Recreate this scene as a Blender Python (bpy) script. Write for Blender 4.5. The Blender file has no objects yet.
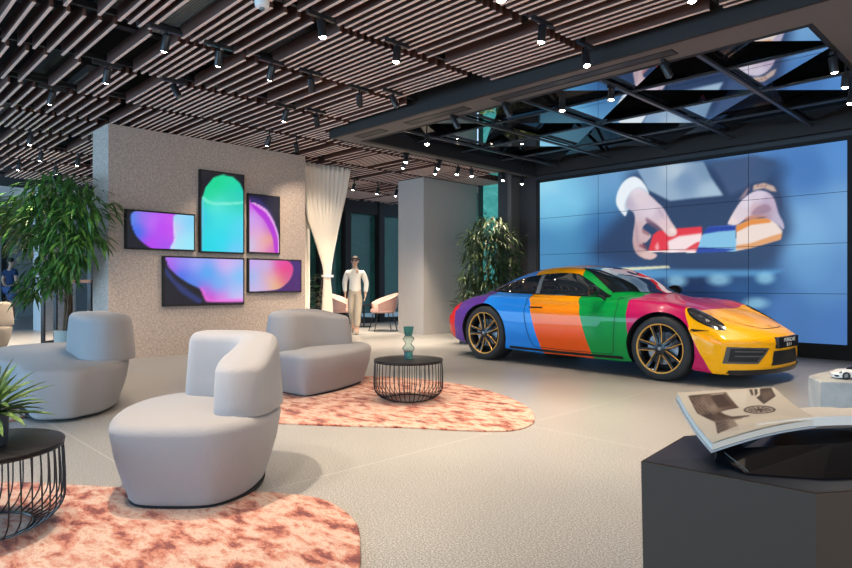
import bpy, bmesh, math, random
import numpy as np
from mathutils import Vector, Matrix
from mathutils.bvhtree import BVHTree

# ------------------------------------------------------------------ camera, world, exposure
S = bpy.context.scene
COL = S.collection
PI = math.pi
F = 625.0                       # focal length in pixels of an 852 px wide frame
EYE = 1.0
FW = Vector((-.7145, .6997, 0)); RT = Vector((.6997, .7145, 0))
cam_d = bpy.data.cameras.new('camera'); cam = bpy.data.objects.new('camera', cam_d); COL.objects.link(cam)
cam.location = (0, 0, EYE)
cam.rotation_euler = (PI/2, 0, math.atan2(-FW.x, FW.y))
cam_d.sensor_width = 36; cam_d.lens = 36*F/852; cam_d.clip_start = .05
S.camera = cam
S.view_settings.view_transform = 'Standard'; S.view_settings.look = 'None'
S.view_settings.gamma = 1; S.view_settings.use_curve_mapping = False
S.view_settings.exposure = 1.05
W = bpy.data.worlds.new('world'); S.world = W; W.use_nodes = True
bg = W.node_tree.nodes['Background']; bg.inputs[0].default_value = (.50, .74, 1, 1); bg.inputs[1].default_value = .68
SPOT_W = 95.0                   # watts of one track spotlight
SCREEN_E = .47                  # brightness of the screens

def area(name, loc, rot, sx, sy, watts, col):
    l = bpy.data.lights.new(name, 'AREA'); l.shape = 'RECTANGLE'; l.size = sx; l.size_y = sy; l.energy = watts; l.color = col
    o = bpy.data.objects.new(name, l); COL.objects.link(o); o.location = loc; o.rotation_euler = rot; return o
# daylight through the shop front on the entrance side, left of and behind the camera
area('daylight_entrance', (-9.5, -5.5, 1.7), (PI/2, 0, 0), 20, 2.8, 520, (.36, .68, 1))
area('daylight_front', (4.8, 2.5, 1.7), (PI/2, 0, PI/2), 8, 2.8, 70, (1, .86, .70))

# ------------------------------------------------------------------ helpers
def lin(c):
    return tuple(((x/255)/12.92 if x/255 <= .04045 else ((x/255+.055)/1.055)**2.4) for x in c)
def RD(r, d, z=0):              # (right of camera, depth from camera) -> room
    p = FW*d + RT*r; return Vector((p.x, p.y, z))
def at(px, d, z=0): return RD((px-426)/F*d, d, z)
def floor_at(px, py, z=0):
    return at(px, (EYE-z)*F/(py-284), z)
def on_x(px, X):                # point of the vertical plane x = X seen in column px
    s = (px-426)/F; D = X/(FW.x + RT.x*s); return D, D*(FW.y + RT.y*s)
def on_y(px, Y):
    s = (px-426)/F; D = Y/(FW.y + RT.y*s); return D, D*(FW.x + RT.x*s)

def mat(name, col=(.5, .5, .5), rough=.5, metal=0, emit=None, es=1, spec=.5, coat=0, trans=0, alpha=1, sheen=0, ior=1.45, bump=None):
    m = bpy.data.materials.new(name); m.use_nodes = True
    b = m.node_tree.nodes['Principled BSDF']
    b.inputs['Base Color'].default_value = (*col, 1); b.inputs['Roughness'].default_value = rough
    b.inputs['Metallic'].default_value = metal; b.inputs['Specular IOR Level'].default_value = spec
    b.inputs['Coat Weight'].default_value = coat; b.inputs['Coat Roughness'].default_value = .03
    b.inputs['Transmission Weight'].default_value = trans; b.inputs['Alpha'].default_value = alpha
    b.inputs['Sheen Weight'].default_value = sheen; b.inputs['IOR'].default_value = ior
    if emit: b.inputs['Emission Color'].default_value = (*emit, 1); b.inputs['Emission Strength'].default_value = es
    if bump:
        n = m.node_tree; t = n.nodes.new('ShaderNodeTexNoise'); t.inputs['Scale'].default_value = bump[0]; t.inputs['Detail'].default_value = 6
        c = n.nodes.new('ShaderNodeTexCoord'); n.links.new(c.outputs['Object'], t.inputs['Vector'])
        u = n.nodes.new('ShaderNodeBump'); u.inputs['Strength'].default_value = bump[1]; u.inputs['Distance'].default_value = .01
        n.links.new(t.outputs['Fac'], u.inputs['Height']); n.links.new(u.outputs['Normal'], b.inputs['Normal'])
    return m
def speckle(name, stops, scale, rough=.5, detail=4, coord='Object', bump=0, noise_rough=.6, distort=0):
    """base colour from a noise texture through a colour ramp"""
    m = mat(name, rough=rough); n = m.node_tree; b = n.nodes['Principled BSDF']
    c = n.nodes.new('ShaderNodeTexCoord'); t = n.nodes.new('ShaderNodeTexNoise')
    t.inputs['Scale'].default_value = scale; t.inputs['Detail'].default_value = detail; t.inputs['Roughness'].default_value = noise_rough
    t.inputs['Distortion'].default_value = distort
    n.links.new(c.outputs[coord], t.inputs['Vector'])
    r = n.nodes.new('ShaderNodeValToRGB'); e = r.color_ramp.elements
    while len(e) < len(stops): e.new(.5)
    for k, (p, col) in enumerate(stops): e[k].position = p; e[k].color = (*col, 1)
    n.links.new(t.outputs['Fac'], r.inputs['Fac']); n.links.new(r.outputs['Color'], b.inputs['Base Color'])
    if bump:
        u = n.nodes.new('ShaderNodeBump'); u.inputs['Strength'].default_value = bump; u.inputs['Distance'].default_value = .01
        n.links.new(t.outputs['Fac'], u.inputs['Height']); n.links.new(u.outputs['Normal'], b.inputs['Normal'])
    return m
def attr_mat(name, emit=None, rough=.5):
    m = mat(name, (.02, .02, .02), rough=rough); n = m.node_tree; b = n.nodes['Principled BSDF']
    a = n.nodes.new('ShaderNodeAttribute'); a.attribute_name = 'paint'
    if emit:
        n.links.new(a.outputs['Color'], b.inputs['Emission Color']); b.inputs['Emission Strength'].default_value = emit
    else: n.links.new(a.outputs['Color'], b.inputs['Base Color'])
    return m

class MB:
    def __init__(s): s.v = []; s.f = []; s.m = []
    def add(s, vs, fs, mi=0):
        o = len(s.v); s.v += [tuple(v) for v in vs]; s.f += [tuple(i+o for i in f) for f in fs]; s.m += [mi]*len(fs); return s
    def box(s, x0, x1, y0, y1, z0, z1, mi=0, M=None):
        vs = [Vector(p) for p in ((x0,y0,z0),(x1,y0,z0),(x1,y1,z0),(x0,y1,z0),(x0,y0,z1),(x1,y0,z1),(x1,y1,z1),(x0,y1,z1))]
        if M: vs = [M @ v for v in vs]
        return s.add(vs, [(3,2,1,0),(4,5,6,7),(0,1,5,4),(1,2,6,5),(2,3,7,6),(3,0,4,7)], mi)
    def tube(s, pts, r, n=8, mi=0, cap=True, closed=False):
        pts = [Vector(p) for p in pts]; k = len(pts); vs = []; fs = []
        rr = r if isinstance(r, (list, tuple)) else [r]*k
        up = None
        for i, p in enumerate(pts):
            if closed: t = (pts[(i+1) % k]-pts[i-1]).normalized()
            else: t = (pts[min(i+1, k-1)]-pts[max(i-1, 0)]).normalized()
            if up is None: up = Vector((0,0,1)) if abs(t.z) < .9 else Vector((1,0,0))
            a = t.cross(up).normalized(); b = a.cross(t).normalized(); up = b
            vs += [p + (a*math.cos(2*PI*j/n) + b*math.sin(2*PI*j/n))*rr[i] for j in range(n)]
        for i in range(k if closed else k-1):
            q = (i+1) % k
            fs += [(i*n+j, i*n+(j+1) % n, q*n+(j+1) % n, q*n+j) for j in range(n)]
        if cap and not closed: fs += [tuple(reversed(range(n))), tuple(range((k-1)*n, k*n))]
        return s.add(vs, fs, mi)
    def lathe(s, prof, n=32, M=None, mi=0, capb=False, capt=False):
        vs = []; k = len(prof)
        for r, z in prof:
            for j in range(n):
                v = Vector((r*math.cos(2*PI*j/n), r*math.sin(2*PI*j/n), z)); vs.append(M @ v if M else v)
        fs = [(i*n+j, i*n+(j+1) % n, (i+1)*n+(j+1) % n, (i+1)*n+j) for i in range(k-1) for j in range(n)]
        if capb: fs.append(tuple(reversed(range(n))))
        if capt: fs.append(tuple(range((k-1)*n, k*n)))
        return s.add(vs, fs, mi)
    def prism(s, pts, z0, z1, mi=0):
        n = len(pts); vs = [(p[0], p[1], z0) for p in pts] + [(p[0], p[1], z1) for p in pts]
        return s.add(vs, [tuple(reversed(range(n))), tuple(range(n, 2*n))] + [(i, (i+1) % n, n+(i+1) % n, n+i) for i in range(n)], mi)
    def grid(s, rows, mi=0):
        a = len(rows); b = len(rows[0])
        return s.add([p for r in rows for p in r], [(i*b+j, i*b+j+1, (i+1)*b+j+1, (i+1)*b+j) for i in range(a-1) for j in range(b-1)], mi)
    def mesh(s, name, mats, smooth=None):
        me = bpy.data.meshes.new(name); me.from_pydata(s.v, [], s.f)
        for m in (mats if isinstance(mats, (list, tuple)) else [mats]): me.materials.append(m)
        if any(s.m): me.polygons.foreach_set('material_index', s.m)
        bm = bmesh.new(); bm.from_mesh(me); bmesh.ops.recalc_face_normals(bm, faces=bm.faces)
        if smooth is not None:
            for f in bm.faces: f.smooth = True
            for e in bm.edges:
                if len(e.link_faces) == 2 and e.calc_face_angle(0) > math.radians(smooth): e.smooth = False
        bm.to_mesh(me); bm.free(); me.update(); return me
    def obj(s, name, mats, parent=None, loc=None, rotz=0, smooth=None):
        o = bpy.data.objects.new(name, s.mesh(name, mats, smooth)); COL.objects.link(o)
        if parent: o.parent = parent
        if loc is not None: o.location = loc
        if rotz: o.rotation_euler.z = rotz
        return o
def origin_to(o, p):            # move an object's origin to p, keeping its mesh in place
    p = Vector(p); o.data.transform(Matrix.Translation(-p)); o.location = p; return o
def tag(o, label, cat, group=None):
    o['label'] = label; o['category'] = cat
    if group: o['group'] = group
    return o
def thing(name, label, cat, loc=(0,0,0), rotz=0, group=None):
    o = bpy.data.objects.new(name, None); COL.objects.link(o); o.location = loc; o.rotation_euler.z = rotz
    o.empty_display_size = .1
    return tag(o, label, cat, group)
def struct(o): o['kind'] = 'structure'; return o
def copy_tree(o, parent=None):
    c = o.copy(); COL.objects.link(c); c.parent = parent
    for ch in list(o.children): copy_tree(ch, c)
    return c
def catmull(pts, per=8, closed=True):
    P = [Vector(p) for p in pts]; n = len(P); out = []
    for i in range(n if closed else n-1):
        if closed: a, b, c, d = P[i-1], P[i], P[(i+1) % n], P[(i+2) % n]
        else: a, b, c, d = P[max(i-1, 0)], P[i], P[i+1], P[min(i+2, n-1)]
        for k in range(per):
            t = k/per
            out.append(.5*((2*b) + (c-a)*t + (2*a-5*b+4*c-d)*t*t + (3*b-a-3*c+d)*t**3))
    if not closed: out.append(P[-1])
    return out
def inset(pts, d):
    n = len(pts); out = []
    ar = sum(pts[i].x*pts[(i+1) % n].y - pts[(i+1) % n].x*pts[i].y for i in range(n))
    sg = 1 if ar > 0 else -1
    for i in range(n):
        t = (pts[(i+1) % n]-pts[i-1]); t.normalize()
        out.append(Vector((pts[i].x - sg*t.y*d, pts[i].y + sg*t.x*d)))
    return out
def cushion(out2d, z0, z1, r_top=.05, r_bot=.03, taper=.03, dome=.012, lean=None):
    """upholstered block over a plan outline: rings with rounded top and bottom edges"""
    mb = MB(); n = len(out2d); rings = []
    for a in (0, 30, 60, 90): a = math.radians(a); rings.append((z0 + r_bot*(1-math.cos(a)), taper + r_bot*(1-math.sin(a))))
    for t in (.3, .6): rings.append((z0+r_bot + (z1-r_top-z0-r_bot)*t, taper*(1-t)**1.5))
    for a in (0, 20, 40, 60, 75, 90): a = math.radians(a); rings.append((z1-r_top + r_top*math.sin(a), r_top*(1-math.cos(a))))
    rings.append((z1+dome*.6, r_top*1.5)); 
    vs = []
    for z, ins in rings:
        q = inset(out2d, ins)
        for p in q:
            o = lean*(z-z0) if lean is not None else Vector((0, 0))
            vs.append((p.x+o.x, p.y+o.y, z))
    k = len(rings)
    fs = [(i*n+j, i*n+(j+1) % n, (i+1)*n+(j+1) % n, (i+1)*n+j) for i in range(k-1) for j in range(n)]
    fs += [tuple(reversed(range(n))), tuple(range((k-1)*n, k*n))]
    return mb.add(vs, fs)

# ------------------------------------------------------------------ materials
M_black = mat('black_metal', (.012, .012, .014), .35, spec=.5)
M_matblack = mat('matt_black', (.010, .010, .011), .8)
M_void = mat('ceiling_void', (.006, .006, .007), .9)
M_soffit = mat('soffit_grey', (.155, .135, .125), .6)
M_soffit_dark = mat('soffit_fascia', (.016, .013, .012), .6)
M_header = mat('dark_grey_cladding', (.035, .035, .04), .45)
M_mirror = mat('ceiling_mirror', (.80, .84, .88), .02, 1)
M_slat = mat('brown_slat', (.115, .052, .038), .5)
M_slat_bounce = mat('slat_bounce_edge', (.86, .62, .53), .5)  # same wood as the sides, paled to paint in light bounced off the floor
M_wall = speckle('wall_plaster', [(.30, (.30, .235, .195)), (.46, (.38, .305, .26)), (.60, (.45, .365, .315)), (.8, (.53, .44, .385))], 38, .85, 3, bump=.25)
M_wall2 = speckle('column_plaster', [(.30, (.30, .275, .255)), (.5, (.40, .37, .35)), (.75, (.52, .49, .46))], 60, .85, 3, bump=.15)
M_conc = speckle('concrete', [(.3, (.24, .255, .26)), (.5, (.36, .375, .375)), (.75, (.47, .47, .45))], 6, .7, 8, bump=.1)
M_fabric = mat('pale_grey_boucle', (.31, .295, .30), .95, sheen=.2, bump=(260, .35))
M_fabric_beige = mat('beige_boucle', (.48, .40, .33), .95, sheen=.2, bump=(260, .35))
M_curtain = mat('cream_curtain', (.88, .82, .74), .9)
M_pink = mat('pink_leather', (.52, .31, .27), .5)
M_leaf = speckle('green_leaf', [(.35, (.018, .065, .012)), (.55, (.06, .16, .03)), (.75, (.16, .30, .06))], 6, .38)
M_leaf2 = speckle('olive_leaf', [(.35, (.02, .04, .012)), (.55, (.055, .09, .028)), (.75, (.15, .18, .06))], 6, .42)
M_darkleaf = mat('dark_leaf', (.02, .05, .024), .35)
M_agave = speckle('succulent_leaf', [(.35, (.05, .10, .03)), (.6, (.14, .24, .07)), (.8, (.28, .38, .15))], 30, .4)
M_bark = mat('bark', (.12, .08, .05), .8)
M_pot = mat('pale_pot', (.40, .46, .45), .7)
M_darkpot = mat('dark_pot', (.035, .045, .06), .6)
M_soil = mat('soil', (.03, .02, .015), .95)
M_lens = mat('lit_lens', (1, 1, 1), .3, emit=(1, .80, .56), es=60)
M_lens_off = mat('spotlight_lens', (.08, .08, .08), .2)
M_screen = attr_mat('screen_picture', emit=SCREEN_E, rough=.25); M_screen.node_tree.nodes['Principled BSDF'].inputs['Specular IOR Level'].default_value = .15
M_print = attr_mat('printed_paper', rough=.4)
M_paper = mat('paper', (.78, .73, .66), .6)
M_paperedge = mat('paper_edges', (.70, .63, .54), .8)
M_grille = mat('grey_grille', (.16, .19, .20), .5)
M_skin = mat('skin', (.55, .33, .24), .6)
M_glass_teal = mat('facade_glass', (.02, .10, .085), .04, spec=.6, alpha=.55)

# floor: speckled terrazzo with a few fine joints
def floor_mat():
    m = mat('terrazzo_floor', rough=.34); n = m.node_tree; b = n.nodes['Principled BSDF']; L = n.links.new
    tc = n.nodes.new('ShaderNodeTexCoord')
    def noise(sc, det, stops):
        t = n.nodes.new('ShaderNodeTexNoise'); t.inputs['Scale'].default_value = sc; t.inputs['Detail'].default_value = det
        L(tc.outputs['Object'], t.inputs['Vector']); r = n.nodes.new('ShaderNodeValToRGB'); e = r.color_ramp.elements
        while len(e) < len(stops): e.new(.5)
        for k, (p, c) in enumerate(stops): e[k].position = p; e[k].color = (*c, 1)
        L(t.outputs['Fac'], r.inputs['Fac']); return r.outputs['Color']
    def mul(a, c, f=1):
        x = n.nodes.new('ShaderNodeMix'); x.data_type = 'RGBA'; x.blend_type = 'MULTIPLY'; x.inputs[0].default_value = f
        L(a, x.inputs[6]); L(c, x.inputs[7]); return x.outputs[2]
    fine = noise(150, 3, [(.33, (.15, .147, .143)), (.46, (.32, .31, .30)), (.55, (.37, .36, .345)), (.66, (.66, .64, .61))])
    big = noise(1.1, 3, [(.3, (.90, .90, .90)), (.7, (1, 1, 1))])
    c = mul(fine, big)
    # joints: fine pale lines every 2.4 m along both directions of the room
    sx = n.nodes.new('ShaderNodeSeparateXYZ'); L(tc.outputs['Object'], sx.inputs[0])
    def line(out, off, per, w):
        a = n.nodes.new('ShaderNodeMath'); a.operation = 'ADD'; a.inputs[1].default_value = off; L(out, a.inputs[0])
        p = n.nodes.new('ShaderNodeMath'); p.operation = 'PINGPONG'; p.inputs[1].default_value = per/2; L(a.outputs[0], p.inputs[0])
        g = n.nodes.new('ShaderNodeMath'); g.operation = 'LESS_THAN'; g.inputs[1].default_value = w; L(p.outputs[0], g.inputs[0]); return g.outputs[0]
    l1 = line(sx.outputs['Y'], -1.21+12, 2.4, .004); l2 = line(sx.outputs['X'], .3+24, 2.4, .004)
    mx = n.nodes.new('ShaderNodeMath'); mx.operation = 'MAXIMUM'; L(l1, mx.inputs[0]); L(l2, mx.inputs[1])
    x = n.nodes.new('ShaderNodeMix'); x.data_type = 'RGBA'; L(mx.outputs[0], x.inputs[0]); L(c, x.inputs[6]); x.inputs[7].default_value = (.48, .47, .46, 1)
    L(x.outputs[2], b.inputs['Base Color'])
    return m
M_floor = floor_mat()
def rug_mat():
    m = mat('rug_pile', rough=.95, sheen=.2); n = m.node_tree; b = n.nodes['Principled BSDF']; L = n.links.new
    tc = n.nodes.new('ShaderNodeTexCoord'); mp = n.nodes.new('ShaderNodeMapping'); mp.inputs['Scale'].default_value = (1, 2.0, 1); mp.inputs['Rotation'].default_value = (0, 0, .5)
    L(tc.outputs['Object'], mp.inputs['Vector'])
    t = n.nodes.new('ShaderNodeTexNoise'); t.inputs['Scale'].default_value = 5.5; t.inputs['Detail'].default_value = 10; t.inputs['Roughness'].default_value = .68; t.inputs['Distortion'].default_value = .25
    L(mp.outputs[0], t.inputs['Vector'])
    r = n.nodes.new('ShaderNodeValToRGB'); e = r.color_ramp.elements
    st = [(.30, (.12, .022, .016)), (.405, (.25, .05, .035)), (.455, (.55, .19, .11)), (.51, (.60, .34, .25)), (.57, (.70, .50, .39)), (.63, (.60, .28, .18)), (.69, (.38, .09, .045))]
    while len(e) < len(st): e.new(.5)
    for k, (p, c) in enumerate(st): e[k].position = p; e[k].color = (*c, 1)
    L(t.outputs['Fac'], r.inputs['Fac'])
    g = n.nodes.new('ShaderNodeTexNoise'); g.inputs['Scale'].default_value = 170; g.inputs['Detail'].default_value = 2; L(tc.outputs['Object'], g.inputs['Vector'])
    u = n.nodes.new('ShaderNodeBump'); u.inputs['Strength'].default_value = .7; u.inputs['Distance'].default_value = .02; L(g.outputs['Fac'], u.inputs['Height']); L(u.outputs[0], b.inputs['Normal'])
    L(r.outputs['Color'], b.inputs['Base Color']); return m
M_rug = rug_mat()
# ------------------------------------------------------------------ room shell
ZS = 3.11       # underside of the slats
ZF = 3.01       # underside of the soffit
ZT = 3.75       # true ceiling above the slats
floor = struct(MB().box(-24, 6, -7, 12, -.2, 0).obj('floor', M_floor))
struct(MB().box(-24, 6, -7, 12, ZT, ZT+.1).obj('ceiling', M_void))
XP0, XP1, YP = -6.82, -1.98, 9.64
# screen wall: dark cladding around the video wall
struct(MB().box(-7.75, 6, YP+.06, YP+.35, 0, ZT).obj('wall_screen', M_header))
# feature wall carrying the five displays
XW = -8.76
struct(MB().box(XW-.64, XW, 2.755, 5.79, 0, 3.105).obj('wall_feature', M_wall))
# column
struct(MB().box(-9.54, -8.80, 8.55, 10.15, 0, 3.10).obj('wall_column', M_wall2))
# facade glazing behind curtain and column
XG = -12.6
struct(MB().box(XG-.14, XG-.06, 5.2, 12, 0, ZT).obj('window_1', M_glass_teal))
mb = MB()
for y in (5.3, 7.05, 7.95, 8.75, 9.5, 10.6, 11.7): mb.box(XG-.05, XG+.14, y-.09, y+.09, 0, ZT)
mb.box(XG-.05, XG+.10, 5.2, 12, 0, .12); mb.box(XG-.05, XG+.10, 5.2, 12, 2.8, ZT)
struct(mb.obj('trim_1', M_matblack))
M_ext = speckle('planted_bank', [(.35, (.003, .018, .012)), (.6, (.015, .08, .05)), (.8, (.05, .22, .16))], 1.6, .8)
struct(MB().box(-18.6, -18.4, 6.2, 28, -.1, 6.5).obj('wall_outside', M_ext))
# end window strip right of the column and pilasters towards the screen
mb = MB(); mb.box(-8.80, -7.70, 10.30, 10.36, 0, ZT)
M_teal_lit = speckle('glowing_teal_glass', [(.3, (.03, .20, .19)), (.5, (.07, .36, .34)), (.7, (.20, .55, .52))], 3, .06, 5, distort=1.5)
b_ = M_teal_lit.node_tree.nodes['Principled BSDF']; b_.inputs['Emission Color'].default_value = (.08, .42, .38, 1); b_.inputs['Emission Strength'].default_value = .28  # raised colour and slight emission brighten the pane in place of outside light
struct(mb.obj('window_2', M_teal_lit))
mb = MB(); mb.box(-8.04, -7.86, 10.05, 10.29, 0, ZT); mb.box(-7.70, -7.40, 9.50, 9.69, 0, ZT); mb.box(-8.79, -8.75, 10.18, 10.29, 0, ZT)
struct(mb.obj('trim_2', M_header))
mb = MB()
mb.box(-7.42, -7.33, 9.44, 9.70, 0, ZT); struct(mb.obj('trim_3', mat('grey_reveal', (.10, .095, .09), .5)))
# far left: room beyond, pale column, grey wall, header beam
M_blue = mat('pale_painted_wall', (.48, .50, .52), .8)
M_greyw = speckle('grey_wallcovering', [(.3, (.20, .20, .21)), (.7, (.33, .32, .32))], 40, .85, 3)
mb = MB().box(-15.75, -15.12, 3.42, 4.09, 0, 3.10)
mb.m = [0, 0, 0, 1, 0, 0]
struct(mb.obj('wall_pillar', [M_blue, M_greyw]))
struct(MB().box(-16.1, -15.8, 4.6, 7.5, 0, 3.08).obj('wall_far', M_greyw))
struct(MB().box(-22.3, -22, 3.9, 8.0, 0, ZT).obj('wall_corridor', M_greyw))
struct(MB().box(-16.4, -15.76, -7, 7, 2.88, 3.08).obj('trim_4', M_blue))
struct(MB().box(-15.59, -12.75, 5.2, 5.3, 0, 3.08).obj('wall_return', M_greyw))
mb = MB()
for y in (3.95, 5.6): mb.box(-21.98, -21.9, y, y+.10, 0, 2.9)
struct(mb.obj('trim_5', M_matblack))

# soffit ring with slot diffusers around the mirror recess
XL, XR, YF, YB = -6.93, -1.36, 5.50, 9.56
mb = MB()
mb.box(-7.08, 5.9, 5.13, YF, ZF, ZF+.14)                 # front band
mb.box(-7.08, XL, YF, 9.66, ZF, ZF+.14)                  # left band
mb.box(XR, 5.9, YF, 9.66, ZF, ZF+.14)                    # right part
so = struct(mb.obj('ceiling_soffit', M_soffit))
mb = MB(); mb.box(-7.11, 5.9, 5.09, 5.128, ZF-.005, ZT); mb.box(-7.11, -7.082, 5.13, 9.66, ZF-.004, ZT)
struct(mb.obj('trim_6', M_soffit_dark))
mb = MB()   # dark lining of the recess
t = .05
for a in ((XL, XR, YF+.001, YF+.04), (XL, XR, YB-.04, YB)): mb.box(*a, ZF-.006, ZT)
for a in ((XL+.001, XL+.10, YF+.04, YB-.04), (XR-.04, XR-.001, YF+.04, YB-.04)): mb.box(*a, ZF-.006, ZT)
struct(mb.obj('trim_7', M_soffit_dark))

# recess grid and mirrors
M_grid = mat('anthracite_grid', (.045, .048, .055), .3, spec=.6)
ZG = 3.10
xs = [XR-1.0*k for k in range(6)]; ys = [YF+1.0*k for k in range(5)]
GR = []
for x in xs[1:]:
    o = MB().box(x-.020, x+.020, YF+.045, YB-.045, ZG, ZG+.028).obj('grid_beam', M_grid); GR.append(o)
    tag(origin_to(o, (x, 7.5, ZG)), 'dark metal bar of the ceiling mirror grid running towards the video wall', 'beam', 'grid bars towards the video wall')
for y in ys[1:4]:
    o = MB().box(XL+.105, XR-.045, y-.013, y+.013, ZG+.029, ZG+.05).obj('cross_beam', M_grid)
    tag(origin_to(o, (-4, y, ZG)), 'dark metal bar of the ceiling mirror grid running parallel to the video wall', 'beam', 'grid bars parallel to the video wall')
random.seed(5)
pat = {}
def tri(name, P, m, label, cat, group):
    mb = MB(); n = (Vector(P[1])-Vector(P[0])).cross(Vector(P[2])-Vector(P[0])).normalized()
    if n.z < 0: n = -n
    a = [Vector(p) for p in P]; b = [p+n*.012 for p in a]
    mb.add(a+b, [(0,2,1), (3,4,5), (0,1,4,3), (1,2,5,4), (2,0,3,5)])
    o = mb.obj(name, m); c = sum(a, Vector())/3; origin_to(o, c); tag(o, label, cat, group)
M_dkmirror = mat('darkened_mirror', (.012, .012, .014), .08, 0, spec=.5)  # near-black colour stands in for the dark reflections of these mirrors
LITM = {(0,0),(1,0),(2,0),(3,0),(4,0),(5,0),(0,1),(1,1),(2,1),(4,1),(0,2),(1,2),(2,2),(4,2),(3,3)}
zt = ZG+.056
for i in range(6):
    x1 = XR-.05 - i*1.0; x0 = max(x1-.94, XL+.12)
    if i: x1 = xs[i]-.035; x0 = max(x1-.93, XL+.12)
    for j in range(4):
        y0 = ys[j]+(.05 if j == 0 else .03); y1 = ys[j+1]-(.05 if j == 3 else .03)
        k = (i+j) % 2
        A, B, C, D = (x0, y0), (x1, y0), (x1, y1), (x0, y1)
        T = [(A, B, C), (A, C, D)] if k == 0 else [(A, B, D), (B, C, D)]
        bright = T[0]; dark = T[1]
        tilt = 0
        tri('mirror_panel', [(bright[0][0], bright[0][1], zt), (bright[1][0], bright[1][1], zt+tilt), (bright[2][0], bright[2][1], zt)], M_mirror if (i, j) in LITM else M_dkmirror,
            *(('triangular mirror panel lying flat in the dark ceiling grid', 'mirror', 'flat mirror triangles in the recess') if (i, j) in LITM else ('triangular mirror coloured dark for its reflection, lying flat in the ceiling grid', 'panel', 'flat darkened triangles in the recess')))
        h = random.choice((.34, .28, .22))
        apex = random.randrange(3)
        tri('darkened_panel', [(p[0], p[1], zt+.05+(h if q == apex else 0)) for q, p in enumerate(dark)], M_dkmirror,
            'triangular mirror coloured dark for its reflection, tilted up into the ceiling recess', 'panel', 'darkened triangles in the recess')
# slot diffusers in the soffit
def diffuser(x0, x1, y0, y1, label):
    t = thing('slot_diffuser', label, 'vent', ((x0+x1)/2, (y0+y1)/2, ZF))
    w = (x1-x0)/2; h = (y1-y0)/2
    mb = MB(); mb.box(-w, w, -h, -h+.012, -.006, 0); mb.box(-w, w, h-.012, h, -.006, 0); mb.box(-w, -w+.012, -h+.012, h-.012, -.006, 0); mb.box(w-.012, w, -h+.012, h-.012, -.006, 0)
    mb.obj('frame', M_soffit_dark, t)
    mb = MB().box(-w+.012, w-.012, -h+.012, h-.012, -.003, -.001); mb.obj('grille', mat('diffuser_grille', (.05, .047, .045), .5), t)
diffuser(-4.35, -2.35, 5.24, 5.38, 'long dark slot diffuser in the soffit band, above the front of the car')
diffuser(-5.75, -4.75, 5.24, 5.38, 'dark slot diffuser in the middle of the grey soffit band')
diffuser(-6.75, -6.2, 5.24, 5.38, 'short dark slot diffuser at the left end of the soffit band')

# black services above the slats
random.seed(3)
mb = MB()
for k, y in enumerate((.2, 1.9, 3.4, 4.7)): mb.tube([(-14, y, ZT-.22), (1.5, y, ZT-.22)], .09+.02*(k % 2), 12)
duct = mb.obj('ceiling_ducts', mat('service_dark', (.02, .022, .025), .5)); struct(duct)
mb = MB()
for x in (-2.6, -4.8, -6.0, -8.1, -9.3): mb.box(x-.05, x+.05, -1, 5.0, ZT-.42, ZT-.38)
struct(mb.obj('ceiling_cable_trays', mat('tray_dark', (.05, .052, .055), .4, .6)))

# ------------------------------------------------------------------ ceiling rails and slats
PITCH = 1.163
rails = [-3.03+PITCH*4 - PITCH*k for k in range(15)]
for k, x in enumerate(rails):
    y1 = 5.05 if x > -7.15 else 11.1
    y0 = -2.0
    o = MB().box(x-.018, x+.018, y0, y1, ZS+.055, ZS+.10).obj('carrier_rail', M_black)
    tag(origin_to(o, (x, (y0+y1)/2, ZS+.1)), 'thin black carrier rail crossing between two bays of ceiling slats', 'rail', 'black carrier rails of the slatted ceiling')
random.seed(11)
SL = []
for k in range(len(rails)-1):
    xb, xa = rails[k], rails[k+1]      # bay from xa to xb
    ymax = 5.02 if xa > -7.5 else 11.0
    y = -1.6 + random.uniform(0, .1)
    while y < ymax:
        r = random.random()
        if y < 1.7: run, sp = random.randint(1, 3), random.choice((.115, .115, .15, .24, .28))
        elif r < .36: run, sp = random.randint(3, 5), .078
        elif r < .75: run, sp = random.randint(2, 3), .125
        else: run, sp = 1, random.choice((.19, .24, .28))
        for _ in range(run):
            if y < ymax - .02:
                xe = min(xb, -7.13) if y > 5.04 else xb
                if y > 9.3: xe = min(xe, -8.1)
                if xe - xa > .2: SL.append((xa, xe, y))
            y += sp
def view(p):
    d = FW.x*p[0]+FW.y*p[1]; r = RT.x*p[0]+RT.y*p[1]
    if d < .3: return None
    return 426+F*r/d, 284-F*(p[2]-EYE)/d, d
def score(s):
    best = 0
    a, b = view((s[0], s[2], ZS)), view((s[1], s[2], ZS))
    vis = 0
    for t in range(9):
        v = view((s[0]+(s[1]-s[0])*t/8, s[2], ZS))
        if v and 0 <= v[0] <= 852 and 0 <= v[1] <= 568: vis += 1/v[2]**2
    return vis
GAP = .045
slat_me = MB().box(-.5, .5, -.0115, .0115, .004, .115, 0).box(-.5, .5, -.0115, .0115, 0, .0039, 1).mesh('wooden_slat', [M_slat, M_slat_bounce])
ranked = sorted(SL, key=lambda s: -score(s))
ind = ranked[:300]; rest = ranked[300:]
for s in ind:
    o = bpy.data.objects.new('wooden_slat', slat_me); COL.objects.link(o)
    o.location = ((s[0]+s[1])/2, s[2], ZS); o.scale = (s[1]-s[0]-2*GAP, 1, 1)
    tag(o, 'brown ceiling slat with painted floor bounce on its underside, hanging in the slatted ceiling', 'slat', 'nearer brown slats of the ceiling')
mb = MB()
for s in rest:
    mb.box(s[0]+GAP, s[1]-GAP, s[2]-.0115, s[2]+.0115, ZS+.004, ZS+.115, 0); mb.box(s[0]+GAP, s[1]-GAP, s[2]-.0115, s[2]+.0115, ZS, ZS+.0039, 1)
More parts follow.
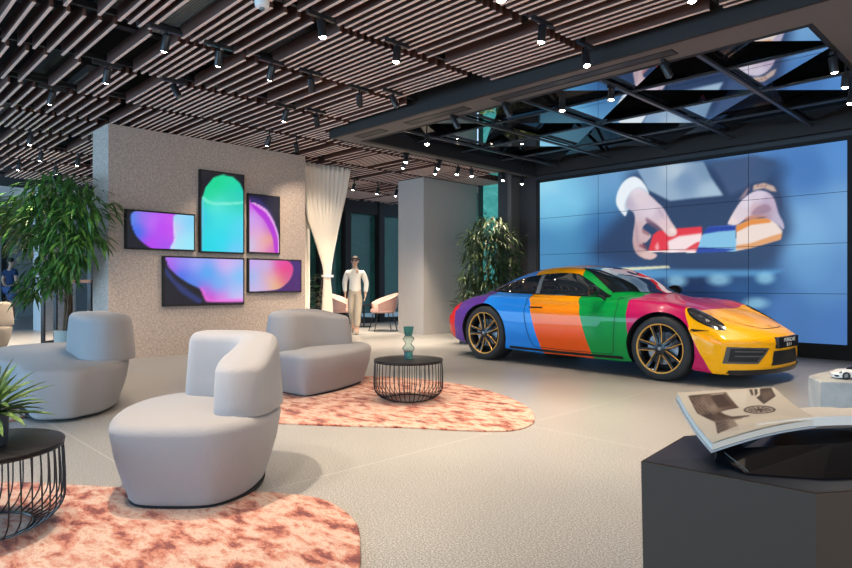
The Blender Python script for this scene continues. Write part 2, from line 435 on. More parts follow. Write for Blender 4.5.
o = mb.obj('wooden_slats', [M_slat, M_slat_bounce]); o['kind'] = 'stuff'
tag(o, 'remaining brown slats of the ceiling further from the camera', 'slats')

# grey ceiling cassettes between slats
def cassette(px, py, w, l, label):
    z = ZS+.13; p = at(px, (z-EYE)*F/(284-py), z)
    t = thing('air_conditioning_cassette', label, 'vent', (p.x, p.y, z))
    MB().box(-l/2, l/2, -w/2, w/2, 0, .08).obj('casing', M_grille, t)
    mb = MB()
    k = int(w/.022)
    for i in range(k): mb.box(-l/2+.02, l/2-.02, -w/2+.01+i*.022, -w/2+.018+i*.022, -.008, -.001)
    mb.obj('louvre', mat('louvre_grey', (.30, .34, .35), .45), t)
cassette(182, 15, .36, 1.05, 'large grey louvred air vent among slats at the top left, above a lit spotlight')
cassette(92, 84, .32, .8, 'grey louvred air vent among the slats above the bamboo-like plant')
cassette(12, 155, .35, .9, 'grey air vent between the slats at the far left edge')
cassette(470, 97, .22, 1.0, 'dark grey vent set beside the soffit edge')
cassette(345, 136, .25, 1.0, 'grey vent between slats left of the soffit corner')
def disc(px, py, label, m, r=.055):
    z = ZS+.12; p = at(px, (z-EYE)*F/(284-py), z)
    t = thing('ceiling_speaker', label, 'speaker', (p.x, p.y, z))
    MB().lathe([(r, 0), (r, .05)], 24, capb=True, capt=True).obj('casing', m, t)
    MB().lathe([(r*.8, -.004), (r*.8, 0)], 24, capb=True).obj('grille', M_grille, t)
disc(224, 26, 'small round teal ceiling fitting between slats at the top', mat('teal_disc', (.20, .36, .36), .4))
p = at(262, (ZS-EYE)*F/(284-1.5), ZS)
t = thing('smoke_detector', 'small white round detector under the slats at the top edge', 'detector', (p.x, p.y, ZS-.03))
MB().lathe([(.03, -.02), (.05, -.01), (.055, .01), (.055, .029)], 24, capb=True, capt=True).obj('casing', mat('white_plastic', (.75, .75, .74), .4), t, smooth=40)
MB().lathe([(.018, -.03), (.022, -.02)], 16, capb=True).obj('sensor', M_grille, t)
# thin track rails carrying the spotlights below the slats are part of the carrier rails
# ------------------------------------------------------------------ the sports car
CARP = Vector((-4.135, 6.25, 0)); 
YAW = math.atan2(6.24-6.378, -2.90+5.357)
FO = .86                        # front overhang
# car frame: x forward, y left, z up; the wheels' outer faces towards the camera are at y = -.90
CAR = thing('sports_car', 'multicoloured sports coupe in wide stripes from red to yellow, parked before the video wall', 'car',
            (CARP.x - math.sin(YAW)*.90, CARP.y + math.cos(YAW)*.90, 0), YAW)
def sstep(t): t = min(max(t, 0), 1); return t*t*(3-2*t)
def pchip(xs, ys):
    n = len(xs); h = [xs[i+1]-xs[i] for i in range(n-1)]; d = [(ys[i+1]-ys[i])/h[i] for i in range(n-1)]
    m = [d[0]]+[0 if d[i-1]*d[i] <= 0 else 3*(h[i-1]+h[i])/((2*h[i]+h[i-1])/d[i-1]+(h[i]+2*h[i-1])/d[i]) for i in range(1, n-1)]+[d[-1]]
    def f(x):
        x = min(max(x, xs[0]), xs[-1])
        for i in range(n-1):
            if x <= xs[i+1]: break
        t = (x-xs[i])/h[i]
        return (2*t**3-3*t*t+1)*ys[i] + (t**3-2*t*t+t)*h[i]*m[i] + (3*t*t-2*t**3)*ys[i+1] + (t**3-t*t)*h[i]*m[i+1]
    return f
#     x     zb    w    zm   ys   zs    y8   z8    y9   z9    y10  z10   zc
TB = [
 (-2.27, .30, .845, .52, .74, .675, .60, .70, .45, .71, .28, .715, .715),
 (-2.16, .26, .885, .54, .765, .755, .62, .775, .46, .785, .28, .79, .795),
 (-1.90, .21, .915, .56, .775, .835, .64, .855, .48, .87, .30, .885, .89),
 (-1.60, .19, .925, .57, .79, .895, .66, .915, .51, .945, .33, .985, 1.00),
 (-1.30, .18, .928, .58, .81, .925, .68, .955, .56, 1.015, .38, 1.075, 1.105),
 (-1.00, .17, .918, .57, .82, .925, .70, .97, .60, 1.075, .43, 1.155, 1.20),
 (-.70, .16, .90, .56, .82, .915, .715, .965, .62, 1.115, .46, 1.215, 1.265),
 (-.30, .15, .885, .55, .815, .905, .73, .955, .635, 1.13, .49, 1.245, 1.297),
 (.05, .15, .88, .55, .81, .90, .735, .95, .635, 1.11, .495, 1.225, 1.27),
 (.40, .15, .885, .55, .805, .90, .735, .94, .665, 1.0, .47, 1.13, 1.165),
 (.70, .15, .89, .55, .795, .895, .725, .92, .62, .94, .43, .99, 1.02),
 (.92, .16, .895, .55, .785, .895, .69, .92, .53, .925, .32, .94, .945),
 (1.225, .17, .90, .55, .77, .895, .65, .90, .48, .875, .28, .875, .878),
 (1.60, .16, .90, .53, .77, .85, .65, .855, .48, .82, .28, .812, .815),
 (1.85, .14, .892, .49, .775, .775, .66, .785, .49, .762, .28, .762, .765),
 (2.05, .125, .88, .46, .79, .685, .67, .705, .5, .705, .29, .71, .712),
 (2.17, .12, .862, .43, .79, .60, .67, .635, .5, .65, .29, .658, .66),
 (2.25, .12, .84, .40, .775, .52, .66, .56, .49, .58, .28, .592, .595),
]
TB = [(r[0] if r[0] <= 1.225 else 1.225+(r[0]-1.225)*FO, *r[1:]) if r[0] > -1.232 else (-1.232+(r[0]+1.232)*.87, *r[1:]) for r in TB]
def adj(x, z):
    a = sstep((z-.33)/.35); up = min(max((z-.93)/.35, 0), 1)
    dz = -(.082*(1-up)+.050*up)*a
    if x > 1.1: dz -= .055*a*min(1, (x-1.1)/.9)
    return z+dz
TB = [(r[0], r[1], r[2], r[3], r[4], adj(r[0], r[5]), r[6], adj(r[0], r[7]), r[8], adj(r[0], r[9]), r[10], adj(r[0], r[11]), adj(r[0], r[12])) for r in TB]
tx = [r[0] for r in TB]; fn = [pchip(tx, [r[c] for r in TB]) for c in range(1, 13)]
def section(x, per=5):
    zb, w, zm, ys, zs, y8, z8, y9, z9, y10, z10, zc = [f(x) for f in fn]
    P = [(0, zb), (.5*w, zb), (w-.12, zb), (w-.045, zb+.03), (w-.02, zb+.13), (w, (zb+zm)/2+.04), (w, zm), (w-.012, zm+.45*(zs-zm)), (w-.05, zs-.08), (ys, zs), (y8, z8), (y9, z9), (y10, z10), (y10*.5, (z10+3*zc)/4), (0, zc)]
    return catmull([(a, b, 0) for a, b in P], per, closed=False)
def bend(x, y):
    if x > 1.0: return x - sstep((x-1.0)/1.25)*.40*(min(abs(y), .92)/.9)**2.7
    if x < -1.4: return x + sstep((-1.4-x)/.87)*.26*(min(abs(y), .93)/.93)**2.7
    return x
def car_body_mesh():
    N = 150; rows = []
    for i in range(N+1):
        u = i/N; x = tx[0] + (tx[-1]-tx[0])*(u)
        half = section(x)
        rows.append((x, [(p.x, p.y) for p in half]))
    full = []
    for x, h in rows:
        full.append([(x, -y, z) for y, z in h] + [(x, y, z) for y, z in h[-2:0:-1]])
    def capring(r, s, dx, cz): return [(p[0]+dx, p[1]*s, cz+(p[2]-cz)*s) for p in r]
    fr = full[-1]; rr = full[0]
    full = [capring(rr, s, dx, .5) for s, dx in ((.12, -.030), (.45, -.028), (.75, -.022), (.92, -.012))] + full + [capring(fr, s, dx, .36) for s, dx in ((.93, .010), (.8, .018), (.5, .026), (.12, .03))]
    n = len(full[0]); mb = MB()
    vs = [(bend(x, y) if True else x, y, z) for r in full for x, y, z in r]
    k = len(full)
    fs = [(i*n+j, i*n+(j+1) % n, (i+1)*n+(j+1) % n, (i+1)*n+j) for i in range(k-1) for j in range(n)]
    fs += [tuple(reversed(range(n))), tuple(range((k-1)*n, k*n))]
    return mb.add(vs, fs)
# paint scheme by position in the car's own frame (the livery itself)
def livery():
    m = mat('livery_paint', rough=.35, coat=.45, spec=.2); n = m.node_tree; b = n.nodes['Principled BSDF']; L = n.links.new
    tc = n.nodes.new('ShaderNodeTexCoord'); sx = n.nodes.new('ShaderNodeSeparateXYZ'); L(tc.outputs['Object'], sx.inputs[0])
    def M(op, a, c):
        q = n.nodes.new('ShaderNodeMath'); q.operation = op
        for i, v in enumerate((a, c)):
            if isinstance(v, (int, float)): q.inputs[i].default_value = v
            else: L(v, q.inputs[i])
        return q.outputs[0]
    X, Y, Z = sx.outputs
    cur = None
    def mix(a, c, fac):
        x = n.nodes.new('ShaderNodeMix'); x.data_type = 'RGBA'; L(fac, x.inputs[0])
        for i, v in ((6, a), (7, c)):
            if isinstance(v, tuple): x.inputs[i].default_value = (*v, 1)
            else: L(v, x.inputs[i])
        return x.outputs[2]
    red, pur, blu, ora, yel, gre, mag = lin((222,30,34)), lin((92,52,140)), lin((32,138,226)), lin((255,88,8)), lin((255,158,0)), lin((0,148,62)), lin((196,14,88)), 
    # door: yellow at the top fading into orange at the bottom
    rz = n.nodes.new('ShaderNodeMapRange'); L(Z, rz.inputs[0]); rz.inputs[1].default_value = .45; rz.inputs[2].default_value = .85
    warm = mix(ora, yel, rz.outputs[0])
    def gt(x0, kz, z0=.5, ky=0): # 1 where x + kz*(z-z0) > x0
        s = M('ADD', X, M('MULTIPLY', M('SUBTRACT', Z, z0), kz))
        if ky: s = M('ADD', s, M('MULTIPLY', M('ABSOLUTE', Y, 0), ky))
        return M('GREATER_THAN', s, x0)
    c = mix(red, pur, gt(*ZB[0])); c = mix(c, blu, gt(*ZB[1])); c = mix(c, warm, gt(*ZB[2])); c = mix(c, gre, gt(*ZB[3])); c = mix(c, mag, gt(*ZB[4])); c = mix(c, lin((255,178,0)), gt(*ZB[5]))
    L(c, b.inputs['Base Color']); return m
ZB = [(-1.77, -.10, .6), (-1.33, -.55, .6), (-.41, .34, .5), (.30, .34, .5), (.84, .14, .7), (1.56, .48, .5)]
M_livery = livery()
M_cglass = mat('car_glass', (.012, .018, .022), .03, spec=.8, coat=1)
M_tyre = mat('tyre_rubber', (.022, .022, .023), .65)
M_gold = mat('gold_spoke_edge', (.72, .36, .07), .35, .5)
M_rim = mat('black_rim', (.012, .012, .013), .25, spec=.6)
M_trimblk = mat('gloss_black_trim', (.010, .010, .012), .2)
M_disc = mat('brake_steel', (.30, .31, .33), .35, .9)
M_chrome = mat('bright_metal', (.7, .7, .72), .15, 1)
body0 = car_body_mesh().obj('body', M_livery, CAR, smooth=40)
# wheel wells
WF, WR, RWF, RWR = 1.225, -1.232, .336, .356
mb = MB()
def cyl_y(mb, x, y0, y1, z, r, n=48, mi=0):
    vs = [(x+r*math.cos(2*PI*j/n), y, z+r*math.sin(2*PI*j/n)) for y in (y0, y1) for j in range(n)]
    mb.add(vs, [tuple(range(n)), tuple(reversed(range(n, 2*n)))]+[(j, n+j, n+(j+1) % n, (j+1) % n) for j in range(n)], mi)
for sgn in (-1, 1):
    cyl_y(mb, WF, *sorted((sgn*.60, sgn*1.1)), RWF+.005, .372); cyl_y(mb, WR, *sorted((sgn*.58, sgn*1.1)), RWR+.005, .385)
cut = mb.obj('cutter', M_matblack)
md = body0.modifiers.new('b', 'BOOLEAN'); md.operation = 'DIFFERENCE'; md.solver = 'EXACT'; md.object = cut
cut.parent = CAR
bpy.context.view_layer.update()
dg = bpy.context.evaluated_depsgraph_get()
me = bpy.data.meshes.new_from_object(body0.evaluated_get(dg)); body0.modifiers.clear()
if M_matblack.name not in [m.name for m in me.materials if m]: me.materials.append(M_matblack)
body0.data = me; bpy.data.objects.remove(cut)
# inside of the wells black
bi = [m.name for m in me.materials].index(M_matblack.name)
for p in me.polygons:
    c = p.center
    for x, z, r in ((WF, RWF+.005, .372), (WR, RWR+.005, .385)):
        if math.hypot(c.x-x, c.z-z) < r+.003 and abs(c.y) < .96 and (abs(p.normal.y) > .9 and abs(c.y) < .7 or p.normal.dot(Vector((x-c.x, 0, z-c.z)).normalized()) > .8): p.material_index = bi
    if p.normal.z < -.9 and c.z < .3: p.material_index = bi
bm = bmesh.new(); bm.from_mesh(me)
for f in bm.faces: f.smooth = True
for e in bm.edges:
    if len(e.link_faces) == 2: e.smooth = e.calc_face_angle(0) < math.radians(38)
BV = BVHTree.FromBMesh(bm); bm.to_mesh(me); bm.free()

def hit(o, d, off):
    loc, nor, i, dist = BV.ray_cast(Vector(o), Vector(d))
    if loc is None: return None
    if nor.dot(Vector(d)) > 0: nor = -nor
    return loc + nor*off
def patch(name, fn_uv, nu, nv, m, off=.004, parent=CAR, smooth=60):
    """surface piece lying on the body: fn_uv(u,v) gives a ray (origin, direction)"""
    rows = []; last = None
    for i in range(nu+1):
        r = []
        for j in range(nv+1):
            o, d = fn_uv(i/nu, j/nv); h = hit(o, Vector(d).normalized(), off)
            r.append(h)
        rows.append(r)
    good = [(i, j) for i, r in enumerate(rows) for j, h in enumerate(r) if h is not None]
    if len(good) < (nu+1)*(nv+1):
        print('PATCH', name, 'missed', (nu+1)*(nv+1)-len(good))
        rows = [[h if h is not None else rows[min(good, key=lambda g: (g[0]-i)**2+(g[1]-j)**2)[0]][min(good, key=lambda g: (g[0]-i)**2+(g[1]-j)**2)[1]] for j, h in enumerate(r)] for i, r in enumerate(rows)]
    mb = MB(); mb.grid(rows)
    return mb.obj(name, m, parent, smooth=smooth)
def lerp_curve(pts):
    xs = [p[0] for p in pts]; return pchip(xs, [p[1] for p in pts])
SIDES = (-1, 1)
bot = lerp_curve([(x, adj(0, z)) for x, z in [(-1.30, .985), (-1.0, .972), (-.4, .955), (.2, .945), (.70, .935)]])
top = lerp_curve([(x, adj(0, z)) for x, z in [(-1.30, .990), (-1.15, 1.045), (-.9, 1.11), (-.6, 1.16), (-.2, 1.185), (.02, 1.17), (.22, 1.09), (.40, 1.00), (.53, .94)]])
def side_ruled(x0, x1, lo, hi, s, slant=0):
    def f(u, v):
        x = x0+(x1-x0)*u; z = lo(x)+(hi(x)-lo(x))*v
        return (x+slant*(z-.95), s*2.5, z), (0, -s, 0)
    return f
for s in SIDES:
    sd = 'right' if s < 0 else 'left'
    lo = lambda x: bot(x)-.010; hi = lambda x: top(x)+.010
    patch('window_surround', side_ruled(-1.33, .55, lo, hi, s), 60, 6, M_trimblk, .003)
    patch('rear_quarter_window', side_ruled(-1.27, -.50, bot, top, s), 30, 8, M_cglass, .008)
    patch('door_window', side_ruled(-.44, .50, bot, top, s), 40, 8, M_cglass, .008)
    p = patch('door_pillar', side_ruled(-.50, -.44, bot, top, s), 2, 8, mat('pillar_grey', (.16, .16, .16), .3), .009)
# windscreen and rear window from above
patch('windscreen', lambda u, v: ((lambda y0: ((.84-.30*abs(y0)**2.2)*(1-v)+(.10-.08*y0*y0)*v, y0*(.635*(1-v)+.47*v), 3))(2*u-1), (0, 0, -1)), 30, 16, M_cglass, .006)
patch('rear_window', lambda u, v: ((lambda y0: ((-1.55+.12*y0*y0)*(1-v)+(-.88-.02*y0*y0)*v, y0*(.34*(1-v)+.38*v), 3))(2*u-1), (0, 0, -1)), 24, 12, M_cglass, .006)
# headlights
M_hl = mat('headlight_lens', (.035, .035, .04), .06, spec=.7, coat=1)
def oval(cx, cy, cz, d, ax1, ax2, r0=0):
    c = Vector((cx, cy, cz)); d = Vector(d).normalized(); a = Vector(ax1); a = (a-d*a.dot(d)).normalized(); b = d.cross(a)
    def f(u, v):
        r = r0+(1-r0)*v; t = 2*PI*u; e = (abs(math.cos(t))**.9)*(1 if math.cos(t) > 0 else -1)
        return c - d*1.0 + a*(ax2[0]*r*e) + b*(ax2[1]*r*math.sin(t)*(1+.12*math.cos(t))), d
    return f
HLP = (1.64, .71, .66)
for s in SIDES:
    d = (-.70, -s*.45, -.62)
    fr = patch('headlight', oval(HLP[0], s*HLP[1], HLP[2], d, (-1, s*.12, .55), (.20, .098)), 32, 5, M_trimblk, .004)
    fr = patch('headlight_lens', oval(HLP[0], s*HLP[1], HLP[2], d, (-1, s*.12, .55), (.187, .086)), 32, 5, M_hl, .009, CAR); 
    for q, (du, dv) in enumerate(((.055, .032), (.055, -.03), (-.02, .036), (-.02, -.034))):
        dd = Vector(d).normalized(); a = Vector((-1, s*.12, .55)); a = (a-dd*a.dot(dd)).normalized(); b = dd.cross(a); c = Vector((HLP[0], s*HLP[1], HLP[2]))+a*du+b*dv
        patch('headlight_lamp', oval(*c, d, (-1, s*.12, .55), (.024, .020)), 12, 2, mat('lamp_reflector', (.35, .36, .40), .15, .8), .0115)
# front bumper openings
def front_quad(pts):
    (a, b, c, d) = [Vector((0, *p)) for p in pts]
    def f(u, v):
        p = (a*(1-u)+b*u)*(1-v)+(d*(1-u)+c*u)*v
        return (3, p.y, p.z), (-1, 0, 0)
    return f
M_intake = mat('intake_black', (.008, .008, .009), .6)
M_intake_rim = mat('intake_satin', (.07, .065, .06), .35)
for s in SIDES:
    patch('air_intake', front_quad([(s*.80, .235), (s*.50, .225), (s*.37, .375), (s*.775, .395)]), 14, 5, M_intake_rim, .004)
    patch('intake_mesh', front_quad([(s*.765, .255), (s*.52, .245), (s*.41, .36), (s*.745, .378)]), 12, 4, M_intake, .008)
    for z0 in (.30, .345):
        patch('intake_blade', front_quad([(s*.72, z0), (s*.46, z0-.01), (s*.45, z0+.004), (s*.72, z0+.012)]), 10, 1, M_intake_rim, .014)
patch('centre_intake', front_quad([(-.34, .20), (.34, .20), (.29, .34), (-.29, .34)]), 14, 4, M_intake, .004)
patch('front_lip', front_quad([(-.78, .125), (.78, .125), (.76, .17), (-.76, .17)]), 40, 2, M_trimblk, .012)
# number plate
mb = MB().box(2.10, 2.145, -.26, .26, .365, .475)
np_ = mb.obj('number_plate', M_trimblk, CAR)
mb = MB()
def bar_text(mb, x, y0, z0, h, word, w, t=.006):
    SEG = {'P': 'abefg', 'O': 'abcdef', 'R': 'abefgr', 'S': 'afgcd', 'C': 'adef', 'H': 'bcefg', 'E': 'adefg', '9': 'abcdfg', '1': 'bc', ' ': ''}
    for k, ch in enumerate(word):
        a = y0 + k*w*1.35; q = SEG.get(ch, 'abcdefg')
        for sg in q:
            if sg == 'a': mb.box(x, x+.002, a, a+w, z0+h-t, z0+h)
            if sg == 'd': mb.box(x, x+.002, a, a+w, z0, z0+t)
            if sg == 'g': mb.box(x, x+.002, a, a+w, z0+h/2-t/2, z0+h/2+t/2)
            if sg == 'f': mb.box(x, x+.002, a, a+t, z0+h/2, z0+h)
            if sg == 'e': mb.box(x, x+.002, a, a+t, z0, z0+h/2)
            if sg == 'b': mb.box(x, x+.002, a+w-t, a+w, z0+h/2, z0+h)
            if sg in 'cr': mb.box(x, x+.002, a+w-t, a+w, z0, z0+h/2)
M_white = mat('white_lettering', (.75, .75, .75), .5)
bar_text(mb, 2.1455, -.13, .425, .035, 'PORSCHE', .032)
bar_text(mb, 2.1455, -.06, .380, .030, '911', .032)
mb.obj('plate_lettering', M_white, np_)
# bonnet crest
patch('bonnet_badge', lambda u, v: ((1.96+.03*v*math.cos(2*PI*u), .022*v*math.sin(2*PI*u), 3), (0, 0, -1)), 16, 2, M_gold, .005)
# shut lines
def strip(name, pts, width, m, s, off=.0035, axis='side'):
    """narrow strip following the body along a curve given in side view (x,z)"""
    P = catmull([(a, b, 0) for a, b in pts], 8, closed=False); n = len(P)
    rows = []
    for i, p in enumerate(P):
        t = (P[min(i+1, n-1)]-P[max(i-1, 0)]).normalized(); q = Vector((-t.y, t.x))*width/2
        r = []
        for g in (-1, 1):
            if axis == 'side': h = hit((p.x+g*q.x, s*2.5, p.y+g*q.y), (0, -s, 0), off)
            else: h = hit((p.x+g*q.x, p.y+g*q.y, 3), (0, 0, -1), off)
            r.append(h)
        if None not in r: rows.append(r)
    if len(rows) < 2: print('STRIP', name); return None
    return MB().grid(rows).obj(name, m, CAR, smooth=60)
M_seam = mat('shut_line', (.01, .01, .01), .7)
for s in SIDES:
    strip('door_seam', [(-.52, .87), (-.56, .76), (-.54, .55), (-.46, .30), (-.40, .235)], .007, M_seam, s)
    strip('door_seam', [(.68, .85), (.71, .76), (.71, .55), (.69, .30), (.67, .235)], .007, M_seam, s)
    strip('door_seam', [(-.40, .235), (.1, .225), (.67, .235)], .006, M_seam, s)
    strip('sill_trim', [(-.80, .205), (0, .195), (.80, .205)], .030, M_trimblk, s, .008)
    patch('door_handle', lambda u, v: ((-.47+.17*u, s*2.5, .72+.020*v), (0, -s, 0)), 8, 2, M_livery, .018)
    patch('handle_recess', lambda u, v: ((-.50+.20*u, s*2.5, .705+.016*v), (0, -s, 0)), 8, 2, M_seam, .004)
    patch('side_marker', lambda u, v: ((1.50+.20*u, s*2.5, .53+.025*(v-.5)*(1.2-u)+.01), (0, -s, 0)), 8, 2, M_trimblk, .006)
    patch('rear_vent', lambda u, v: ((-3, s*(.80-.20*u), .28+.16*v), (1, 0, 0)), 6, 4, M_intake, .006)
strip('bonnet_seam', [(2.00, 0), (1.97, .25), (1.80, .43), (1.6, .47), (1.2, .50), (.95, .60)], .006, M_seam, 1, axis='top')
strip('bonnet_seam', [(2.00, 0), (1.97, -.25), (1.80, -.43), (1.6, -.47), (1.2, -.50), (.95, -.60)], .006, M_seam, 1, axis='top')
patch('rear_light_bar', lambda u, v: ((-3, -.78+1.56*u, .60+.03*v), (1, 0, 0)), 30, 2, mat('rear_light_red', (.45, .01, .01), .15, coat=1), .006)
patch('rear_diffuser', lambda u, v: ((-3, -.60+1.2*u, .31+.09*v), (1, 0, 0)), 20, 2, M_trimblk, .006)
patch('rear_grille', lambda u, v: ((-2.05+.38*v, -.36+.72*u, 3), (0, 0, -1)), 16, 6, M_trimblk, .006)
patch('rear_spoiler', lambda u, v: ((-2.16+.20*v, -.56+1.12*u, 3), (0, 0, -1)), 20, 4, M_livery, .014)
for s in SIDES:
    mb = MB(); mb.tube([(-2.30, s*.42, .31), (-2.1, s*.40, .31)], .05, 16); mb.obj('exhaust_pipe', M_chrome, CAR, smooth=50)
# mirrors
for s in SIDES:
    P = []
    for i in range(9):
        th = PI*i/8
        ring = []
        for j in range(16):
            ph = 2*PI*j/16
            ring.append((.47+.065*math.sin(th)*math.cos(ph) - .03*math.cos(th), s*(.93-.105*math.cos(th)), .925+.062*math.sin(th)*math.sin(ph)))
        P.append(ring+[ring[0]])
    MB().grid(P).obj('door_mirror', M_trimblk, CAR, smooth=60)
    MB().tube([(.48, s*.90, .895), (.52, s*.83, .86), (.54, s*.80, .835)], [.022, .02, .022], 10).obj('mirror_stalk', M_trimblk, CAR, smooth=50)

# wheels: tyre, rim, double spokes with gold edges, disc, caliper, hub
def make_wheel(R, wid, name_y):
    w = bpy.data.objects.new('wheel', None); COL.objects.link(w); w.parent = CAR; w.empty_display_size = .1
    Mx = Matrix.Rotation(PI/2, 4, 'X')      # lathe axis z -> -y (outside)
    rr = R*.765
    prof = [(rr-.004, 0), (rr+.008, .004), (R-.035, .008), (R-.012, -.008), (R, -.035), (R, -wid+.035), (R-.012, -wid+.008), (R-.035, -wid), (rr, -wid)]
    MB().lathe(prof, 56, Mx).obj('tyre', M_tyre, w, smooth=50)
    mb = MB().lathe([(rr-.003, -.002), (rr-.022, -.012), (rr-.035, -.05), (rr-.04, -wid+.01)], 48, Mx); rim = mb.obj('rim', M_rim, w, smooth=50)
    MB().lathe([(rr-.002, .001), (rr+.001, .007), (rr-.009, .006), (rr-.014, -.004)], 48, Mx).obj('rim_edge', M_gold, w, smooth=50)
    MB().lathe([(0, -.07), (R*.50, -.07), (R*.50, -.10), (0, -.10)], 40, Mx).obj('brake_disc', M_disc, w, smooth=30)
    MB().lathe([(0, -.13), (rr-.03, -.13)], 40, Mx).obj('wheel_back', M_matblack, w)
    mb = MB()
    a0 = math.radians(20)
    for i in range(8):
        t0, t1 = a0+i*.11, a0+(i+1)*.11
        vs = [(r*math.cos(t), y, r*math.sin(t)) for t in (t0, t1) for r, y in ((R*.36, .055), (R*.56, .055), (R*.56, .11), (R*.36, .11))]
        mb.add(vs, [(0,1,5,4), (1,2,6,5), (2,3,7,6), (3,0,4,7), (0,3,2,1), (4,5,6,7)])
    mb.obj('brake_caliper', mat('caliper', (.03, .03, .035), .35), w)
    MB().lathe([(0, .004), (.022, .004), (.03, 0), (.055, -.004), (.062, -.03)], 24, Mx).obj('hub', M_rim, w, smooth=40)
    MB().lathe([(0, .0065), (.017, .0065), (.021, .003)], 20, Mx).obj('hub_cap', M_disc, w, smooth=40)
    for k in range(5):
        for sg in (-1, 1):
            a = 2*PI*k/5+PI/2+.2
            def pt(r, off, y):
                return Vector((r*math.cos(a)-off*math.sin(a), y, r*math.sin(a)+off*math.cos(a)))
            r0, r1 = .045, rr-.012
            o0, o1 = sg*.016, sg*.046
            for nm, hw, yy, dep, m in (('spoke', .0135, -.001, .035, M_rim), ):
                mb = MB(); rows = []
                for t in (0, .25, .5, .75, 1):
                    r = r0+(r1-r0)*t; o = o0+(o1-o0)*t; ydip = .012*math.sin(PI*t) + .004*(1-t)
                    rows.append([pt(r, o-hw, ydip+.03), pt(r, o-hw, ydip), pt(r, o+hw, ydip), pt(r, o+hw, ydip+.03)])
                mb.grid(rows); sp = mb.obj(nm, m, w)
                mb = MB()
                for e in (sg,):
                    pts = []
                    for t in (0.06, .25, .5, .75, 1):
                        r = r0+(r1-r0)*t; o = o0+(o1-o0)*t+e*hw; ydip = .012*math.sin(PI*t)+.004*(1-t)
                        pts.append(pt(r, o, ydip-.001))
                    mb.tube(pts, .0055, 6, 1)
                for v in range(1): pass
                # gold edges are joined to the spoke's own mesh
                base = len(sp.data.vertices)
                me2 = MB(); me2.v = [tuple(v.co) for v in sp.data.vertices]; me2.f = [tuple(p.vertices) for p in sp.data.polygons]; me2.m = [0]*len(me2.f)
                me2.add(mb.v, mb.f, 1); sp.data = me2.mesh('spoke', [M_rim, M_gold], 50)
    return w
def place_wheel(w, x, s, R, yout):
    w.location = (x, s*yout, R); w.rotation_euler = (0, 0, 0 if s < 0 else PI)
wf = make_wheel(RWF, .235, 0); place_wheel(wf, WF, -1, RWF, .872)
w2 = copy_tree(wf, CAR); place_wheel(w2, WF, 1, RWF, .872)
wr = make_wheel(RWR, .29, 0); place_wheel(wr, WR, -1, RWR, .900)
w2 = copy_tree(wr, CAR); place_wheel(w2, WR, 1, RWR, .900)
# ------------------------------------------------------------------ lounge chairs
def rd2(pts): return [RD(r, d).xy for r, d in pts]
def RD_inv(x, y): return RT.x*x+RT.y*y, FW.x*x+FW.y*y
def chair(base, back, label='', sx=(1, 0), zs=.38, zt=.725, m=None, lean=(0, 0), drop=None, taper=.075):
    m = m or M_fabric
    base, back = [[((r-sx[1])*sx[0]+sx[1], d) for r, d in q] for q in (base, back)]
    b2 = [p.xy for p in catmull([(*p, 0) for p in rd2(base)], 8)]; k2 = [p.xy for p in catmull([(*p, 0) for p in rd2(back)], 8)]
    c = sum(b2, Vector((0, 0)))/len(b2)
    b2 = [p-c for p in b2]; k2 = [p-c for p in k2]
    t = thing('lounge_chair', label, 'armchair', (c.x, c.y, 0 if m is M_fabric_beige else .0145))
    cushion(b2, .010, zs, .05, .03, taper).obj('seat', m, t, smooth=60)
    mb = cushion(k2, zs-.008, zt, .05, .012, .0, .008, Vector(lean))
    kc = sum(k2, Vector((0, 0)))/len(k2); v2 = []
    for x, y, z in mb.v:   # narrower towards the top, the arm end lower than the back
        q = drop(*RD_inv(x+c.x, y+c.y)) if drop else 0; h = max(0, z-zs)/(zt-zs)
        v2.append((kc.x+(x-kc.x)*(1-.11*h**1.3), kc.y+(y-kc.y)*(1-.11*h**1.3), z-q*h))
    mb.v = v2
    mb.obj('backrest', m, t, smooth=60)
    MB().prism([(p.x*.80, p.y*.80) for p in b2], .0, .014).obj('plinth_base', M_matblack, t)
    return t
chair([(-1.10,2.645),(-1.36,2.68),(-1.50,2.84),(-1.575,3.10),(-1.555,3.36),(-1.40,3.53),(-1.15,3.59),(-.90,3.53),(-.74,3.36),(-.675,3.12),(-.71,2.86),(-.86,2.68)],
      [(-1.32,3.37),(-1.36,3.49),(-1.26,3.585),(-1.0,3.58),(-.79,3.46),(-.68,3.24),(-.67,3.03),(-.72,2.88),(-.84,2.82),(-.95,2.87),(-.985,2.99),(-.94,3.10),(-.93,3.19),(-1.02,3.27),(-1.17,3.32)],
      sx=(.855, -1.10), label='pale grey tub lounge chair nearest the camera, standing at the edge of the front rug', drop=lambda r, d: .12*sstep((3.24-d)/.36))
chair([(-2.38,4.60),(-2.48,4.44),(-2.74,4.39),(-2.92,4.50),(-3.15,4.78),(-3.65,5.15),(-4.05,5.6),(-4.15,6.1),(-3.8,6.5),(-3.2,6.25),(-2.75,5.75),(-2.42,5.2),(-2.33,4.8)],
      [(-3.24,5.64),(-3.34,5.84),(-3.24,6.05),(-2.98,6.0),(-2.62,5.60),(-2.38,5.24),(-2.36,5.0),(-2.48,4.88),(-2.70,4.96),(-2.99,5.32)],
      sx=(.94, -3.3), label='wide pale grey lounge seat at the left with a straight back block, before the tree')
